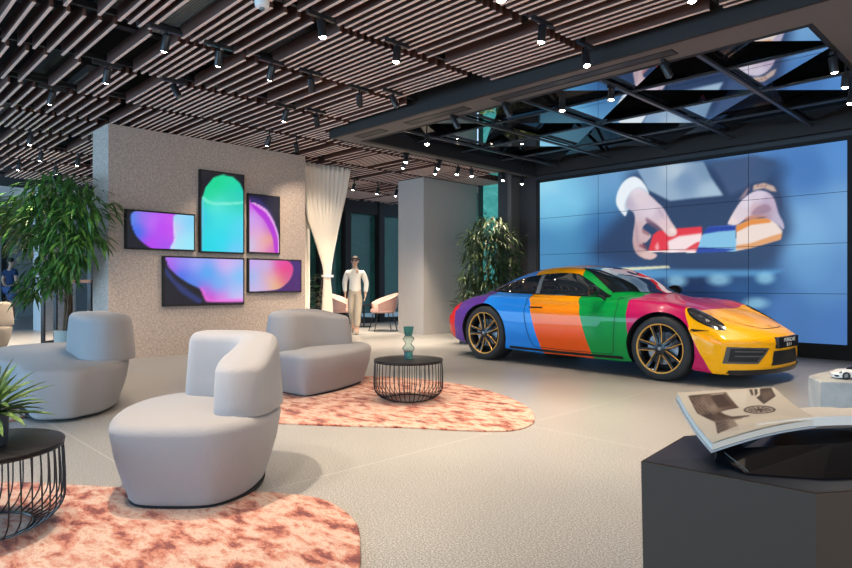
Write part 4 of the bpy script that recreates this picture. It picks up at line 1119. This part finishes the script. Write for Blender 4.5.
sub([(200,360),(508,360),(508,536),(400,537),(358,533),(346,505),(332,486),(290,466),(245,436),(215,405)], [(215,375,(190,110,240)),(225,410,(170,80,235)),(260,440,(50,110,230)),(310,475,(60,140,235)),(260,390,(150,150,245)),(320,390,(170,170,250)),(360,430,(60,175,245)),(400,470,(90,190,250)),(450,400,(200,190,245)),(430,390,(225,170,240)),(480,440,(110,200,250)),(470,500,(150,200,250)),(370,525,(235,60,200)),(420,528,(240,130,230)),(350,500,(200,90,220)),(480,520,(240,190,240))], 2, c4, False)
D.put(D.mask([(335,478),(350,495),(358,515),(385,530),(498,524),(498,536),(375,538),(350,525)], 2, True)*c4, (245, 110, 225), .7)
sub([(514,372),(640,376),(665,382),(685,405),(680,440),(660,468),(625,490),(560,497),(514,499)], [(530,385,(205,170,245)),(530,440,(150,190,250)),(560,480,(190,190,245)),(590,400,(190,200,250)),(610,450,(235,200,200)),(640,390,(230,60,180)),(650,415,(245,30,110)),(675,410,(230,60,150)),(640,450,(240,110,90)),(620,475,(235,220,90)),(660,450,(190,80,170)),(590,490,(225,170,220))], 2, c5)
D.lin()
TVS = [((52,185,318,347), (123.9, 209.1, 193.6, 251.6), 'wide display with a purple and pale blue blob, leftmost of five on the feature wall'),
       ((333,37,502,355), (198.2, 169.5, 242.6, 254.2), 'tall display with a green and turquoise arch, topmost of five on the feature wall'),
       ((516,126,636,357), (246.3, 193.4, 278.2, 254.4), 'upright display on the feature wall with a magenta quarter arc, right of the green one'),
       ((195,362,502,547), (161.6, 255.8, 242.6, 304.5), 'largest landscape display low on the feature wall, blue and pink half bowl picture'),
       ((516,372,717,502), (246.3, 258.3, 299.6, 292.3), 'small landscape display at the lower right of the five, with a red and pink blob')]
for (u0, v0, u1, v1), (a0, b0, a1, b1), label in TVS:
    d0, y0 = on_x(a0, XW); d1, y1 = on_x(a1, XW); dm = (d0+d1)/2
    # heights from the photograph's left and right edges
    crn = {'l': (v0, v1)}
    px_ = lambda u: 110+u/3.785; py_ = lambda v: 160+v/3.785
    zt = 1+(284-(b0))/F*d0; zb = 1-( b1-284)/F*d1
    t = thing('wall_display', label, 'screen', (XW+.002, (y0+y1)/2, (zt+zb)/2)); hw, hh = (y1-y0)/2, (zt-zb)/2
    MB().box(0, .055, -hw, hw, -hh, hh).obj('casing', M_matblack, t)
    NX, NZ = int(90*max(hw, .5)), int(90*max(hh, .4)); e = .022
    mb = MB().grid([[(.0575, -hw+e+2*(hw-e)*a/NX, -hh+e+2*(hh-e)*b/NZ) for a in range(NX+1)] for b in range(NZ+1)])
    o = mb.obj('screen', M_screen, t)
    def f(co, t=t):
        v = view((XW, t.location.y+co.y, t.location.z+co.z)); return D.get((v[0]-110)*3.785, (v[1]-160)*3.785)
    paint(o, f)

# ------------------------------------------------------------------ plinths, book, model car
M_ply = mat('charcoal_plinth', (.070, .044, .030), .6, spec=.3)
M_plytop = mat('charcoal_plinth_top', (.030, .033, .042), .35)
TP = .60
o2 = [(.485,1.41),(.68,1.645),(1.05,1.75),(1.45,1.5),(1.3,1.30),(.743,1.19)]
c = RD(.9, 1.45); q = [RD(*p)-c for p in o2]
t = thing('display_plinth', 'faceted charcoal plinth in the right foreground carrying the open book', 'plinth', (c.x, c.y, 0))
mb = MB(); n = len(q)
qb = [p*.97 for p in q]
mb.add([(p.x, p.y, 0) for p in qb]+[(p.x, p.y, TP) for p in q], [tuple(reversed(range(n))), tuple(range(n, 2*n))]+[(i, (i+1) % n, n+(i+1) % n, n+i) for i in range(n)])
mb.obj('body', M_ply, t)
mb = MB(); ins = [p*.985 for p in q]; inn = [p*.62 for p in q]
mb.add([(p.x, p.y, TP+.001) for p in ins]+[(p.x*1, p.y*1, TP+.004) for p in inn], [tuple(range(n, 2*n))]+[(i, (i+1) % n, n+(i+1) % n, n+i) for i in range(n)])
mb.obj('top', M_plytop, t)
# stand under the book
def P3(r, d, z): return RD(r, d, z)
cs = RD(.85, 1.5, TP)
t = thing('book_stand', 'angular gloss black stand propping up the open book', 'stand', (cs.x, cs.y, TP+.005))
foot = [(.640,1.385),(.665,1.300),(.80,1.262),(1.15,1.30),(1.22,1.62),(.95,1.63),(.74,1.62)]
topp = [(.636,1.365,.630),(.70,1.375,.640),(.90,1.385,.645),(1.20,1.42,.650),(1.22,1.66,.622),(.94,1.64,.628),(.70,1.60,.684)]
mb = MB(); n = 7
mb.add([P3(r, d, TP+.006)-cs-Vector((0, 0, .005)) for r, d in foot]+[P3(r, d, z)-cs-Vector((0, 0, .005)) for r, d, z in topp], [tuple(reversed(range(n))), tuple(range(n, 2*n))]+[(i, (i+1) % n, n+(i+1) % n, n+i) for i in range(n)])
mb.obj('wedge', mat('gloss_black', (.003, .003, .004), .3, spec=.25), t)
mb = MB(); a, b = P3(.650,1.36,.628)-cs, P3(.668,1.296,.606)-cs; mb.tube([a, b], .0016, 6); mb.obj('edge_strip', mat('edge_grey', (.12, .13, .13), .3, .5), t)
# book
B = Canvas(0, 720, 40, 380, (214, 200, 180))
dk = B.idw([(100,110,(70,50,42)),(170,130,(120,98,84)),(220,110,(88,66,54)),(290,150,(95,72,60)),(180,190,(60,44,38)),(240,260,(70,52,44)),(300,250,(150,128,110)),(200,160,(150,128,110)),(150,160,(85,64,54))])
B.put(B.mask([(80,97),(255,84),(322,163),(268,172),(240,180),(275,215),(350,213),(330,225),(300,230),(318,262),(225,296),(214,232),(130,182)], 2), dk)
for k in range(7): B.put(B.mask([(92+k*9,104),(96+k*9,104),(150+k*9,190),(146+k*9,190)], 1), (170, 150, 130), .6)
for k in range(9): B.put(B.mask([(205+k*12,225),(209+k*12,225),(240+k*10,290),(235+k*10,290)], 1), (185, 165, 145), .55)
B.put(B.mask([(185,105),(235,92),(290,150),(225,160)], 2), (66, 48, 40), .8)
B.put(B.mask([(180,92),(240,87),(250,92),(190,98)], 1), (190, 172, 150), .8)
B.put(B.mask([(215,196),(290,222),(370,212),(372,205),(290,208),(225,180)], 2), (70, 52, 42), .8)
B.put(B.ell(420, 175, 76, 23, .08), (52, 40, 34)); B.put(B.ell(420, 175, 66, 18, .1), (196, 178, 156)); B.put(B.ell(420, 175, 58, 15, .1), (70, 54, 46))
for k in range(12): 
    a = k*PI/6; B.put(B.mask([(420, 173), (420+58*math.cos(a), 175+15*math.sin(a)), (420+58*math.cos(a+.2), 175+15*math.sin(a+.2))], 1), (200, 184, 164), .9)
B.put(B.ell(420, 175, 16, 5, .2), (60, 46, 38))
for pts in ([(362,74),(378,72),(388,98),(380,104)], [(388,72),(402,71),(408,92),(396,106)], [(415,70),(470,66),(497,104),(440,145),(402,112),(420,100)]): B.put(B.mask(pts, 2), (78, 62, 52))
B.put(B.mask([(425,90),(470,80),(485,102),(440,130)], 3), (120, 100, 84), .7)
B.put(B.mask([(250,84),(360,78),(350,170),(330,160)], 14), (224, 212, 194), .8)
B.put(B.mask([(300,228),(520,205),(640,225),(330,265)], 12), (226, 210, 186), .8)
B.lin()
bk = thing('open_book', 'large open book with a sepia car photograph on its page, lying on the black stand', 'book', (cs.x, cs.y, .64))
ob = Vector((cs.x, cs.y, .64))
FL, FR, NR, NL = P3(.65,1.62,.700), P3(.947,1.70,.700), P3(.90,1.437,.672), P3(.611,1.335,.642)
def page(u, v, dz=0):          # u left->right, v near->far
    p = (NL*(1-u)+NR*u)*(1-v)+(FL*(1-u)+FR*u)*v
    p = p + Vector((0, 0, -.010*math.sin(PI*v)*(1-u*.3)+.012*math.sin(PI*u)*(1-v)*.6+dz)); return p-ob
N = 90
mb = MB().grid([[page(a/N, b/N, .0190) for a in range(N+1)] for b in range(N+1)]); pg = mb.obj('page', M_print, bk, smooth=60)
co = {}
def fcol(i):
    b, a = divmod(i, N+1); u, v = a/N, b/N
    x = (200*(1-u)+690*u)*(1-v)+(25*(1-u)+485*u)*v; y = (340*(1-u)+220*u)*(1-v)+(80*(1-u)+65*u)*v
    return B.get(x, y)
at_ = pg.data.color_attributes.new('paint', 'FLOAT_COLOR', 'POINT'); buf = []
for i in range(len(pg.data.vertices)): buf += [*fcol(i), 1]
at_.data.foreach_set('color', buf)
def slab(fn, z0, z1, name, m, NN=16):
    lo = [[fn(a/NN, b/NN)+Vector((0, 0, z0)) for a in range(NN+1)] for b in range(NN+1)]; hi = [[p+Vector((0, 0, z1-z0)) for p in r] for r in lo]
    mb = MB().grid(lo).grid(hi)
    edge = [(0, a) for a in range(NN+1)]+[(b, NN) for b in range(1, NN+1)]+[(NN, a) for a in range(NN-1, -1, -1)]+[(b, 0) for b in range(NN-1, 0, -1)]
    k = len(edge); mb.add([lo[i][j] for i, j in edge]+[hi[i][j] for i, j in edge], [(i, (i+1) % k, k+(i+1) % k, k+i) for i in range(k)])
    return mb.obj(name, m, bk, smooth=40)
slab(lambda u, v: page(.004+u*.99, .004+v*.99), .003, .016, 'page_block', M_paperedge)
slab(lambda u, v: page(-.012+u*1.01, -.012+v*1.02), -.001, .0025, 'cover', mat('grey_cover', (.36, .40, .44), .5))
Q = [P3(.742,1.405,.663), P3(1.22,1.50,.672), P3(1.25,1.74,.636), P3(.95,1.67,.640)]
def rp(u, v): return (Q[0]*(1-u)+Q[1]*u)*(1-v)+(Q[3]*(1-u)+Q[2]*u)*v + Vector((0, 0, .006*math.sin(PI*min(1, u*1.6)))) - ob
slab(rp, .001, .022, 'right_page_block', M_paper)
slab(lambda u, v: rp(-.01+1.01*u, -.015+1.02*v), -.004, .0, 'right_cover', mat('brown_cover', (.10, .07, .05), .5))
# small faceted grey block at the right edge
c = RD(.95, 1.35, TP+.006)
# concrete plinth with the white model car
cc = RD(2.45, 3.3)
o3 = [(2.08,3.40),(2.016,3.19),(2.6,3.05),(2.95,3.4),(2.41,3.68)]
q = [RD(*p)-cc for p in o3]
mb = MB(); n = 5; H = .5
mb.add([(p.x, p.y, 0) for p in q]+[(p.x, p.y, H-.006) for p in q]+[(p.x*.99, p.y*.99, H) for p in q], [tuple(reversed(range(n))), tuple(range(2*n, 3*n))]+[(a*n+i, a*n+(i+1) % n, (a+1)*n+(i+1) % n, (a+1)*n+i) for a in (0, 1) for i in range(n)])
o = mb.obj('concrete_plinth', M_conc, None, (cc.x, cc.y, 0)); tag(o, 'pale concrete plinth at the right edge carrying a white toy-size car', 'plinth')
# model car: reuses the big car's shape at 1:18
p = RD(2.27, 3.30, H+.001)
M_mwhite = mat('model_white', (.72, .70, .66), .3, coat=.5)
mc = thing('model_car', 'small white model sports car on the concrete plinth at the right edge', 'model car', p, math.atan2(RT.y, RT.x)+PI-.15)
k = 1/18
def scaled(o, name, m, parent):
    me = o.data.copy(); me.transform(Matrix.Scale(k, 4)); me.materials.clear(); me.materials.append(m)
    for pl in me.polygons: pl.material_index = 0
    x = bpy.data.objects.new(name, me); COL.objects.link(x); x.parent = parent; return x
scaled(body0, 'body', M_mwhite, mc)
for ch in list(CAR.children):
    nm = ch.name.split('.')[0]
    if nm in ('windscreen', 'rear_window', 'door_window', 'rear_quarter_window', 'headlight_lens', 'air_intake'): scaled(ch, nm, M_cglass, mc)
for x, R_ in ((WF, RWF), (WR, RWR)):
    for s in (-1, 1):
        Mx = Matrix.Rotation(PI/2 if s < 0 else -PI/2, 4, 'X'); R2 = R_*k
        w = MB().lathe([(R2*.7, .001), (R2*.95, .0005), (R2, -.002), (R2, -.012), (R2*.7, -.0125)], 28, Mx).obj('wheel', M_tyre, mc, smooth=40); w.location = (x*k, s*.88*k, R2)
        mb = MB().lathe([(0, 0), (R2*.2, 0), (R2*.2, -.004)], 16, Mx)
        for q_ in range(5):
            a = q_*2*PI/5; mb.add([Mx @ Vector((r*math.cos(a)-o_*math.sin(a), r*math.sin(a)+o_*math.cos(a), 0)) for r, o_ in ((0, -.001), (R2*.72, -.0012), (R2*.72, .0012), (0, .001))], [(0, 1, 2, 3)])
        rm = mb.obj('rim', M_disc, mc); rm.location = w.location; rm.parent = w; rm.location = (0, 0, 0)

# ------------------------------------------------------------------ people
def skin_obj(name, nodes, edges, m, parent, sub_=2, root=0):
    me = bpy.data.meshes.new(name); me.from_pydata([n[0] for n in nodes], edges, []); me.materials.append(m)
    o = bpy.data.objects.new(name, me); COL.objects.link(o); o.parent = parent
    me.skin_vertices.new() if hasattr(me.skin_vertices, 'new') and not me.skin_vertices else None
    md = o.modifiers.new('skin', 'SKIN'); md.use_smooth_shade = True; md.branch_smoothing = .6
    if not me.skin_vertices:
        bpy.context.view_layer.objects.active = o; o.select_set(True)
    for i, n in enumerate(nodes):
        sv = me.skin_vertices[0].data[i]; r = n[1]; sv.radius = r if isinstance(r, tuple) else (r, r); sv.use_root = (i == root)
    s = o.modifiers.new('sub', 'SUBSURF'); s.levels = sub_; s.render_levels = sub_
    bpy.context.view_layer.update(); dg = bpy.context.evaluated_depsgraph_get()
    me2 = bpy.data.meshes.new_from_object(o.evaluated_get(dg)); o.modifiers.clear(); o.data = me2
    for p_ in me2.polygons: p_.use_smooth = True
    return o
def person(loc, rot, H, label, cloth, hairm, front, pose):
    """pose: dict of joints in metres for a 1.7 m body, facing -y"""
    t = thing('person', label, 'person', (loc.x, loc.y, 0), rot); k = H/1.72
    J = {a: Vector(b)*k for a, b in pose.items()}
    N = []; E = []; ix = {}
    def nd(name, p, r): ix[name] = len(N); N.append((p, tuple(q*k for q in r) if isinstance(r, tuple) else r*k)); return ix[name]
    def ch(*names): E.extend((ix[a], ix[b]) for a, b in zip(names, names[1:]))
    nd('pelvis', J['pelvis'], (.145, .10)); nd('waist', J['waist'], (.12, .09)); nd('chest', J['chest'], (.15, .105)); nd('neckb', J['neckb'], (.07, .06)); nd('neck', J['neck'], .048)
    nd('jaw', J['jaw'], (.056, .062)); nd('head', J['head'], (.076, .092)); nd('crown', J['crown'], (.060, .07)); ch('pelvis', 'waist', 'chest', 'neckb', 'neck', 'jaw', 'head', 'crown')
    for s in ('l', 'r'):
        nd('sh'+s, J['sh'+s], .056); nd('el'+s, J['el'+s], .041); nd('wr'+s, J['wr'+s], .027); ch('chest', 'sh'+s, 'el'+s, 'wr'+s)
        nd('hip'+s, J['hip'+s], .092); nd('kn'+s, J['kn'+s], .058); nd('an'+s, J['an'+s], .040); nd('to'+s, J['to'+s], (.036, .024)); ch('pelvis', 'hip'+s, 'kn'+s, 'an'+s, 'to'+s)
        # hand: palm and five separate fingers
        w = J['wr'+s]; dr = (w-J['el'+s]).normalized(); sd = 1 if s == 'l' else -1
        fwd = Vector((0, -1, 0)); pal = w+dr*.05*k; nd('pm'+s, pal, (.016, .030)); ch('wr'+s, 'pm'+s)
        for f_ in range(4):
            off = fwd*((.024-.016*f_)*k); L_ = (.078, .086, .080, .064)[f_]*k
            a = nd(f'f{f_}a'+s, pal+dr*.035*k+off, .0095); b = nd(f'f{f_}b'+s, pal+dr*(.035*k+L_*.5)+off*1.1+Vector((-sd*.006*k, 0, 0)), .0085); c_ = nd(f'f{f_}c'+s, pal+dr*(.030*k+L_*.95)+off*1.1+Vector((-sd*.018*k, 0, 0)), .0065)
            ch('pm'+s, f'f{f_}a'+s, f'f{f_}b'+s, f'f{f_}c'+s)
        nd('tha'+s, pal-dr*.015*k+fwd*.032*k, .011); nd('thb'+s, pal+dr*.03*k+fwd*.052*k, .009); ch('pm'+s, 'tha'+s, 'thb'+s)
    body = skin_obj('body', N, E, M_skin, t)
    hd = J['head']
    # face: nose, eyes, mouth, ears
    fm = MB(); fd = Vector((0, -1, 0)) if front else Vector((0, -1, 0))
    def blob(mb, c, rx, ry, rz, n=10):
        vs = []; 
        for i in range(n+1):
            th = PI*i/n
            for j in range(n): vs.append((c.x+rx*math.sin(th)*math.cos(2*PI*j/n), c.y+ry*math.sin(th)*math.sin(2*PI*j/n), c.z+rz*math.cos(th)))
        mb.add(vs, [(i*n+j, i*n+(j+1) % n, (i+1)*n+(j+1) % n, (i+1)*n+j) for i in range(n) for j in range(n)])
    blob(fm, hd+Vector((0, -.088, -.012))*k, .011*k, .016*k, .022*k)
    for s in (-1, 1): blob(fm, hd+Vector((s*.074, .005, -.005))*k, .010*k, .018*k, .028*k)
    fm.obj('nose_and_ears', M_skin, t, smooth=80)
    em = MB()
    for s in (-1, 1): blob(em, hd+Vector((s*.029, -.076, .014))*k, .012*k, .008*k, .007*k)
    em.obj('eyes', mat('eye_dark', (.03, .02, .015), .3), t, smooth=80)
    mm = MB(); blob(mm, hd+Vector((0, -.078, -.050))*k, .022*k, .007*k, .006*k); mm.obj('mouth', mat('lips', (.40, .15, .12), .5), t, smooth=80)
    hm = MB(); c = hd+Vector((0, .014, .030))*k; n = 16; vs = []
    for i in range(9):
        th = (PI*.60)*i/8
        for j in range(n):
            ph = 2*PI*j/n; lo = 1 if math.sin(ph) > -.3 else (.62 if i > 4 else 1)
            th2 = th*lo; vs.append((c.x+.086*k*math.sin(th2)*math.cos(ph), c.y+.100*k*math.sin(th2)*math.sin(ph), c.z+.096*k*math.cos(th2)))
    hm.add(vs, [(i*n+j, i*n+(j+1) % n, (i+1)*n+(j+1) % n, (i+1)*n+j) for i in range(8) for j in range(n)]); ho = hm.obj('hair', hairm, t, smooth=80)
    cloth(t, J, k)
    return t
def tube_cloth(name, nodes, edges, m, t): return skin_obj(name, nodes, edges, m, t, 2)
walk = dict(pelvis=(0,0,.93), waist=(0,0,1.10), chest=(0,.01,1.33), neckb=(0,.01,1.44), neck=(0,.005,1.49), jaw=(0,-.018,1.545), head=(0,-.01,1.60), crown=(0,0,1.655),
            shl=(.165,.01,1.38), ell=(.25,.04,1.12), wrl=(.235,-.05,.88), shr=(-.165,.01,1.38), elr=(-.24,.05,1.12), wrr=(-.215,-.02,.88),
            hipl=(.085,0,.88), knl=(.075,-.10,.50), anl=(.06,-.12,.075), tol=(.065,-.24,.035), hipr=(-.085,0,.88), knr=(-.07,-.02,.49), anr=(-.05,.18,.11), tor=(-.055,.09,.035))
M_blouse = mat('white_blouse', (.74, .71, .66), .9); M_trouser = mat('beige_trousers', (.40, .34, .27), .9); M_hairw = mat('dark_hair', (.03, .02, .018), .6)
M_navy = mat('navy_shirt', (.015, .035, .10), .9); M_denim = mat('blue_shorts', (.05, .10, .25), .9)
def cloth_w(t, J, k):
    N = [(J['pelvis']+Vector((0, 0, -.07)), (.182*k, .140*k)), (J['waist'], (.140*k, .108*k)), (J['chest'], (.172*k, .125*k)), (J['neckb'], (.078*k, .07*k))]
    E = [(0, 1), (1, 2), (2, 3)]
    for s in ('l', 'r'):
        i = len(N); N += [(J['sh'+s], .072*k), (J['el'+s], .060*k), (J['wr'+s]*.85+J['el'+s]*.15, .048*k)]; E += [(2, i), (i, i+1), (i+1, i+2)]
    tube_cloth('blouse', N, E, M_blouse, t)
    N = [(J['pelvis']+Vector((0, 0, .10)), (.150*k, .112*k)), (J['pelvis'], (.155*k, .118*k))]; E = [(0, 1)]
    for s in ('l', 'r'):
        i = len(N); N += [(J['hip'+s], .108*k), (J['kn'+s], .082*k), (J['an'+s]+Vector((0, 0, .06)), .066*k)]; E += [(1, i), (i, i+1), (i+1, i+2)]
    tube_cloth('trousers', N, E, M_trouser, t)
    for s in ('l', 'r'): tube_cloth('shoe', [(J['an'+s]+Vector((0, .03, -.03)), .045*k), (J['an'+s]*.5+J['to'+s]*.5-Vector((0, 0, .004)), (.044*k, .034*k)), (J['to'+s]+Vector((0, -.03, 0)), (.040*k, .024*k))], [(0, 1), (1, 2)], mat('tan_shoe', (.45, .34, .27), .5), t)
    h = J['head']; mb = MB()
    for s in (-1, 1): mb.box(h.x+s*.033*k-.024*k, h.x+s*.033*k+.024*k, h.y-.098*k, h.y-.088*k, h.z+.000*k, h.z+.030*k)
    mb.box(h.x-.012*k, h.x+.012*k, h.y-.098*k, h.y-.092*k, h.z+.018*k, h.z+.026*k); mb.obj('sunglasses', M_trimblk, t)
def cloth_m(t, J, k):
    N = [(J['pelvis']+Vector((0, 0, -.03)), (.178*k, .138*k)), (J['waist'], (.155*k, .120*k)), (J['chest'], (.185*k, .13*k)), (J['neckb'], (.08*k, .072*k))]; E = [(0, 1), (1, 2), (2, 3)]
    for s in ('l', 'r'):
        i = len(N); N += [(J['sh'+s], .078*k), (J['sh'+s]*.35+J['el'+s]*.65, .064*k)]; E += [(2, i), (i, i+1)]
    tube_cloth('t_shirt', N, E, M_navy, t)
    N = [(J['pelvis'], (.160*k, .125*k))]; E = []
    for s in ('l', 'r'):
        i = len(N); N += [(J['hip'+s], .112*k), (J['kn'+s]+Vector((0, 0, .02)), .092*k)]; E += [(0, i), (i, i+1)]
    tube_cloth('shorts', N, E, M_denim, t)
    for s in ('l', 'r'): tube_cloth('shoe', [(J['an'+s]+Vector((0, .03, -.03)), .046*k), (J['an'+s]*.5+J['to'+s]*.5, (.046*k, .036*k)), (J['to'+s]+Vector((0, -.03, 0)), (.042*k, .026*k))], [(0, 1), (1, 2)], mat('white_shoe', (.7, .7, .7), .5), t)
face_cam = math.atan2(FW.x, -FW.y)+PI   # rotation whose -y points at the camera
face_cam = math.atan2(-FW.x, FW.y)
pw = at(355, 12.5)
person(pw, math.atan2(RT.y, RT.x), 1.56, 'person in a white blouse, beige trousers and sunglasses walking towards the camera', cloth_w, M_hairw, True, walk)
pmn = at(11, 16.6)
person(pmn, math.atan2(RT.y, RT.x)+PI-.3, 1.70, 'person in a navy T-shirt and blue shorts seen from behind at the far left', cloth_m, M_hairw, False, walk)

# ------------------------------------------------------------------ spotlights
SPOTS = [ # px, py of the lens, height of the lens, lit, label, aim (dx, dy)
 (164,51,2.93,1,'lit black spotlight below the louvred vent at the top left',None), (218,66,2.93,1,'lit black spotlight above the feature wall, right of the louvred vent',None),
 (106,83,2.93,1,'lit black spotlight at the tip of the small vent, upper left',None), (50,104,2.93,1,'lit black spotlight above the fig tree, far upper left',None),
 (269.6,80,2.93,1,'lit black spotlight over the middle of the feature wall',None), (283.7,121,2.93,1,'small lit spotlight just above the right part of the feature wall',None),
 (179,97,2.93,0,'dark unlit-looking spotlight above the left part of the feature wall',None), (267,145.5,2.93,1,'small lit spotlight touching the top line of the feature wall',None),
 (29.4,144.5,2.90,1,'lit spotlight left of the feature wall, highest of the far left group',None), (40,160.6,2.90,1,'lit spotlight of the far left group, in its middle',None),
 (18.4,170,2.90,1,'lit spotlight of the far left group, leftmost',None), (55,174,2.90,1,'lit spotlight of the far left group, lowest',None), (77,165.6,2.90,1,'lit spotlight of the far left group, nearest the feature wall end',None),
 (323,37.5,2.93,1,'lit spotlight at the top centre left, beside dense slats',None), (396,62,2.93,1,'lit spotlight in the top centre of the ceiling',None), (541,42.5,2.93,1,'lit spotlight at the end of a slat bay, above the soffit band',None),
 (312.4,91,2.93,1,'lit spotlight above the cream curtain, upper one',None), (360,105.4,2.93,1,'lit spotlight between the curtain and the soffit corner',None), (397,107,2.93,0,'dark spotlight cylinder hanging just left of the soffit band',None),
 (317.5,126,2.93,1,'small spotlight above the cream curtain, lower one',None), (297.4,151.5,2.90,1,'small lit spotlight at the curtain end of the feature wall top',None),
 (427,144.5,2.84,1,'lit spotlight hanging at the left corner of the mirror recess',None), (406,162.5,2.86,1,'lit twin spotlight left of the column head, upper one',None), (403,168,2.86,1,'lit twin spotlight left of the column head, lower one',None),
 (438,169,2.86,1,'lit twin spotlight above the column, upper one',None), (435,174,2.86,1,'lit twin spotlight above the column, lower one',None), (457,174.6,2.86,1,'lit spotlight above the right half of the column',None), (471.7,176.3,2.86,1,'lit spotlight above the right edge of the column',None),
 (503,180.6,2.86,1,'bright lit spotlight above the teal window, left of the pair',None), (522,184,2.80,1,'bright lit spotlight above the dark pilaster by the video wall',None),
 (562,111,2.86,1,'lit spotlight hanging in the mirror recess above the car tail',None), (458,128,2.86,0,'dark spotlight cylinder in the left part of the mirror recess',None), (510,116,2.86,0,'dark tilted spotlight cylinder in the middle left of the recess',None),
 (611,100,2.86,1,'lit spotlight hanging in the mirror recess above the car roof',None), (670,77,2.86,0,'brownish tilted spotlight cylinder in the mirror recess by the soffit',None), (587,66,2.90,1,'lit spotlight hanging from the slats just before the soffit band',None),
 (834.6,72.6,2.84,1,'bright spotlight at the right edge of the mirror recess, upper left of three',None), (844.7,87.7,2.84,1,'bright spotlight at the right edge of the mirror recess, middle of three',None), (850,103.7,2.84,1,'bright spotlight at the right edge of the mirror recess, lowest of three',None),
 (692,1.5,2.93,1,'spotlight cut by the top edge of the picture, above the soffit band',None), (501,1,2.93,1,'spotlight cut by the top edge, in the centre right slat bay',None),
 (353,190,2.86,1,'small lit spotlight before the glazed facade, left of three',None), (377,194,2.86,1,'small lit spotlight before the glazed facade, middle of three',None), (395.4,196,2.86,1,'small lit spotlight before the glazed facade, right of three',None)]
random.seed(9)
beams_x = xs[1:]; src = None
for px, py, z, on, label, aim in SPOTS:
    p = at(px, (z-EYE)*F/(284-py), z)
    tx_, ty_ = random.uniform(-.2, .2), random.uniform(-.15, .2)
    pw = .75
    if not on: tx_, ty_ = .35, .35
    elif 'curtain' in label: v_ = Vector((-9.0, 6.4, 1.6))-p; tx_, ty_ = v_.x/-v_.z, v_.y/-v_.z; pw = .6; tx_ = max(min(tx_, .7), -.7); ty_ = max(min(ty_, .7), -.7)
    elif -8.6 < p.x < -4.3 and 1.4 < p.y < 5.3: tx_ = -.5; pw = .5    # washing the feature wall
    elif p.x < -7.4: ty_ = -.1; tx_ = -.3; pw = 1.8
    elif p.y > 4.9: pw = .48
    dn = Vector((tx_, ty_, -1)).normalized(); L_ = .135; R_ = .034; back = -dn*(L_*.75)
    ssx = (px-426)/F
    def snap(targets):        # hang it from the nearest carrier above
        best = None
        for X in targets:
            D_ = (X-back.x)/(FW.x+RT.x*ssx); z_ = EYE+(284-py)/F*D_
            if D_ > 0 and 2.76 < z_ < 2.955 and (best is None or abs(z_-z) < abs(best[1]-z)): best = (D_, z_)
        return best
    inrec = XL+.1 < p.x < XR-.05 and YF+.05 < p.y < YB-.05
    if inrec:
        q_ = snap(beams_x); top_z = ZG
        if q_ is None: top_z = ZG+.055
    elif p.y > 5.08 and p.x > -7.12: q_ = None; top_z = ZF
    else:
        q_ = snap(rails); top_z = ZS+.055 if q_ else ZS
    if q_: p = at(px, q_[0], q_[1])
    ady = .055 if q_ or top_z != ZS else .13
    t = thing('track_spotlight', label, 'spotlight', p)
    a = dn.cross(Vector((0, 1, 0))).normalized(); b = dn.cross(a)
    Mx = Matrix((a, b, dn)).transposed().to_4x4()     # local z -> beam direction
    MB().lathe([(.006, -L_-.004), (R_*.9, -L_), (R_, -L_+.006), (R_, 0), (R_-.004, 0), (R_-.006, -.015)], 24, Mx, capb=True).obj('housing', M_black, t, smooth=40)
    MB().lathe([(0, .012), (R_*.45, .009), (R_-.005, -.006)], 20, Mx).obj('lens', M_lens if on else M_lens_off, t)
    if src is None: src = t; SBX = back.x
    hz = top_z-p.z
    mb = MB(); mb.tube([back, Vector((back.x, back.y, hz-.03))], .010, 8); mb.obj('stem', M_black, t)
    MB().box(back.x-.017, back.x+.017, back.y-ady, back.y+ady, hz-.032, hz).obj('adapter', M_black, t)
    if on:
        l = bpy.data.lights.new('lamp', 'SPOT'); l.energy = SPOT_W*pw; l.color = (1, .83, .64); l.spot_size = math.radians(78); l.spot_blend = .7; l.shadow_soft_size = .03
        lo = bpy.data.objects.new('lamp', l); COL.objects.link(lo); lo.parent = t; lo.location = dn*.02; lo.rotation_euler = dn.to_track_quat('-Z', 'Y').to_euler()

# unseen spotlights added to light the seating and plinths, above and behind the camera
for k, (x, y, dx, dy, w) in enumerate([(-3.03, .35, -.1, .45, 60), (-3.03, 1.0, .0, .12, 150), (-.70, 2.6, -.1, .1, 45), (-.70, 1.2, -.2, .2, 45), (-1.87, .5, -.35, .1, 50), (-1.87, 3.9, .1, -.1, 55)]):
    c = copy_tree(src); c.location = (x-SBX, y, src.location.z)
    tag(c, 'added black spotlight lighting the seating, under the slatted ceiling outside the picture', 'spotlight', 'added spotlights above the camera side of the room')
    dn = Vector((dx, dy, -1)).normalized()
    for ch in c.children:
        if ch.type == 'LIGHT':
            ch.data = ch.data.copy(); ch.data.energy = w; ch.location = dn*.03; ch.rotation_euler = dn.to_track_quat('-Z', 'Y').to_euler()
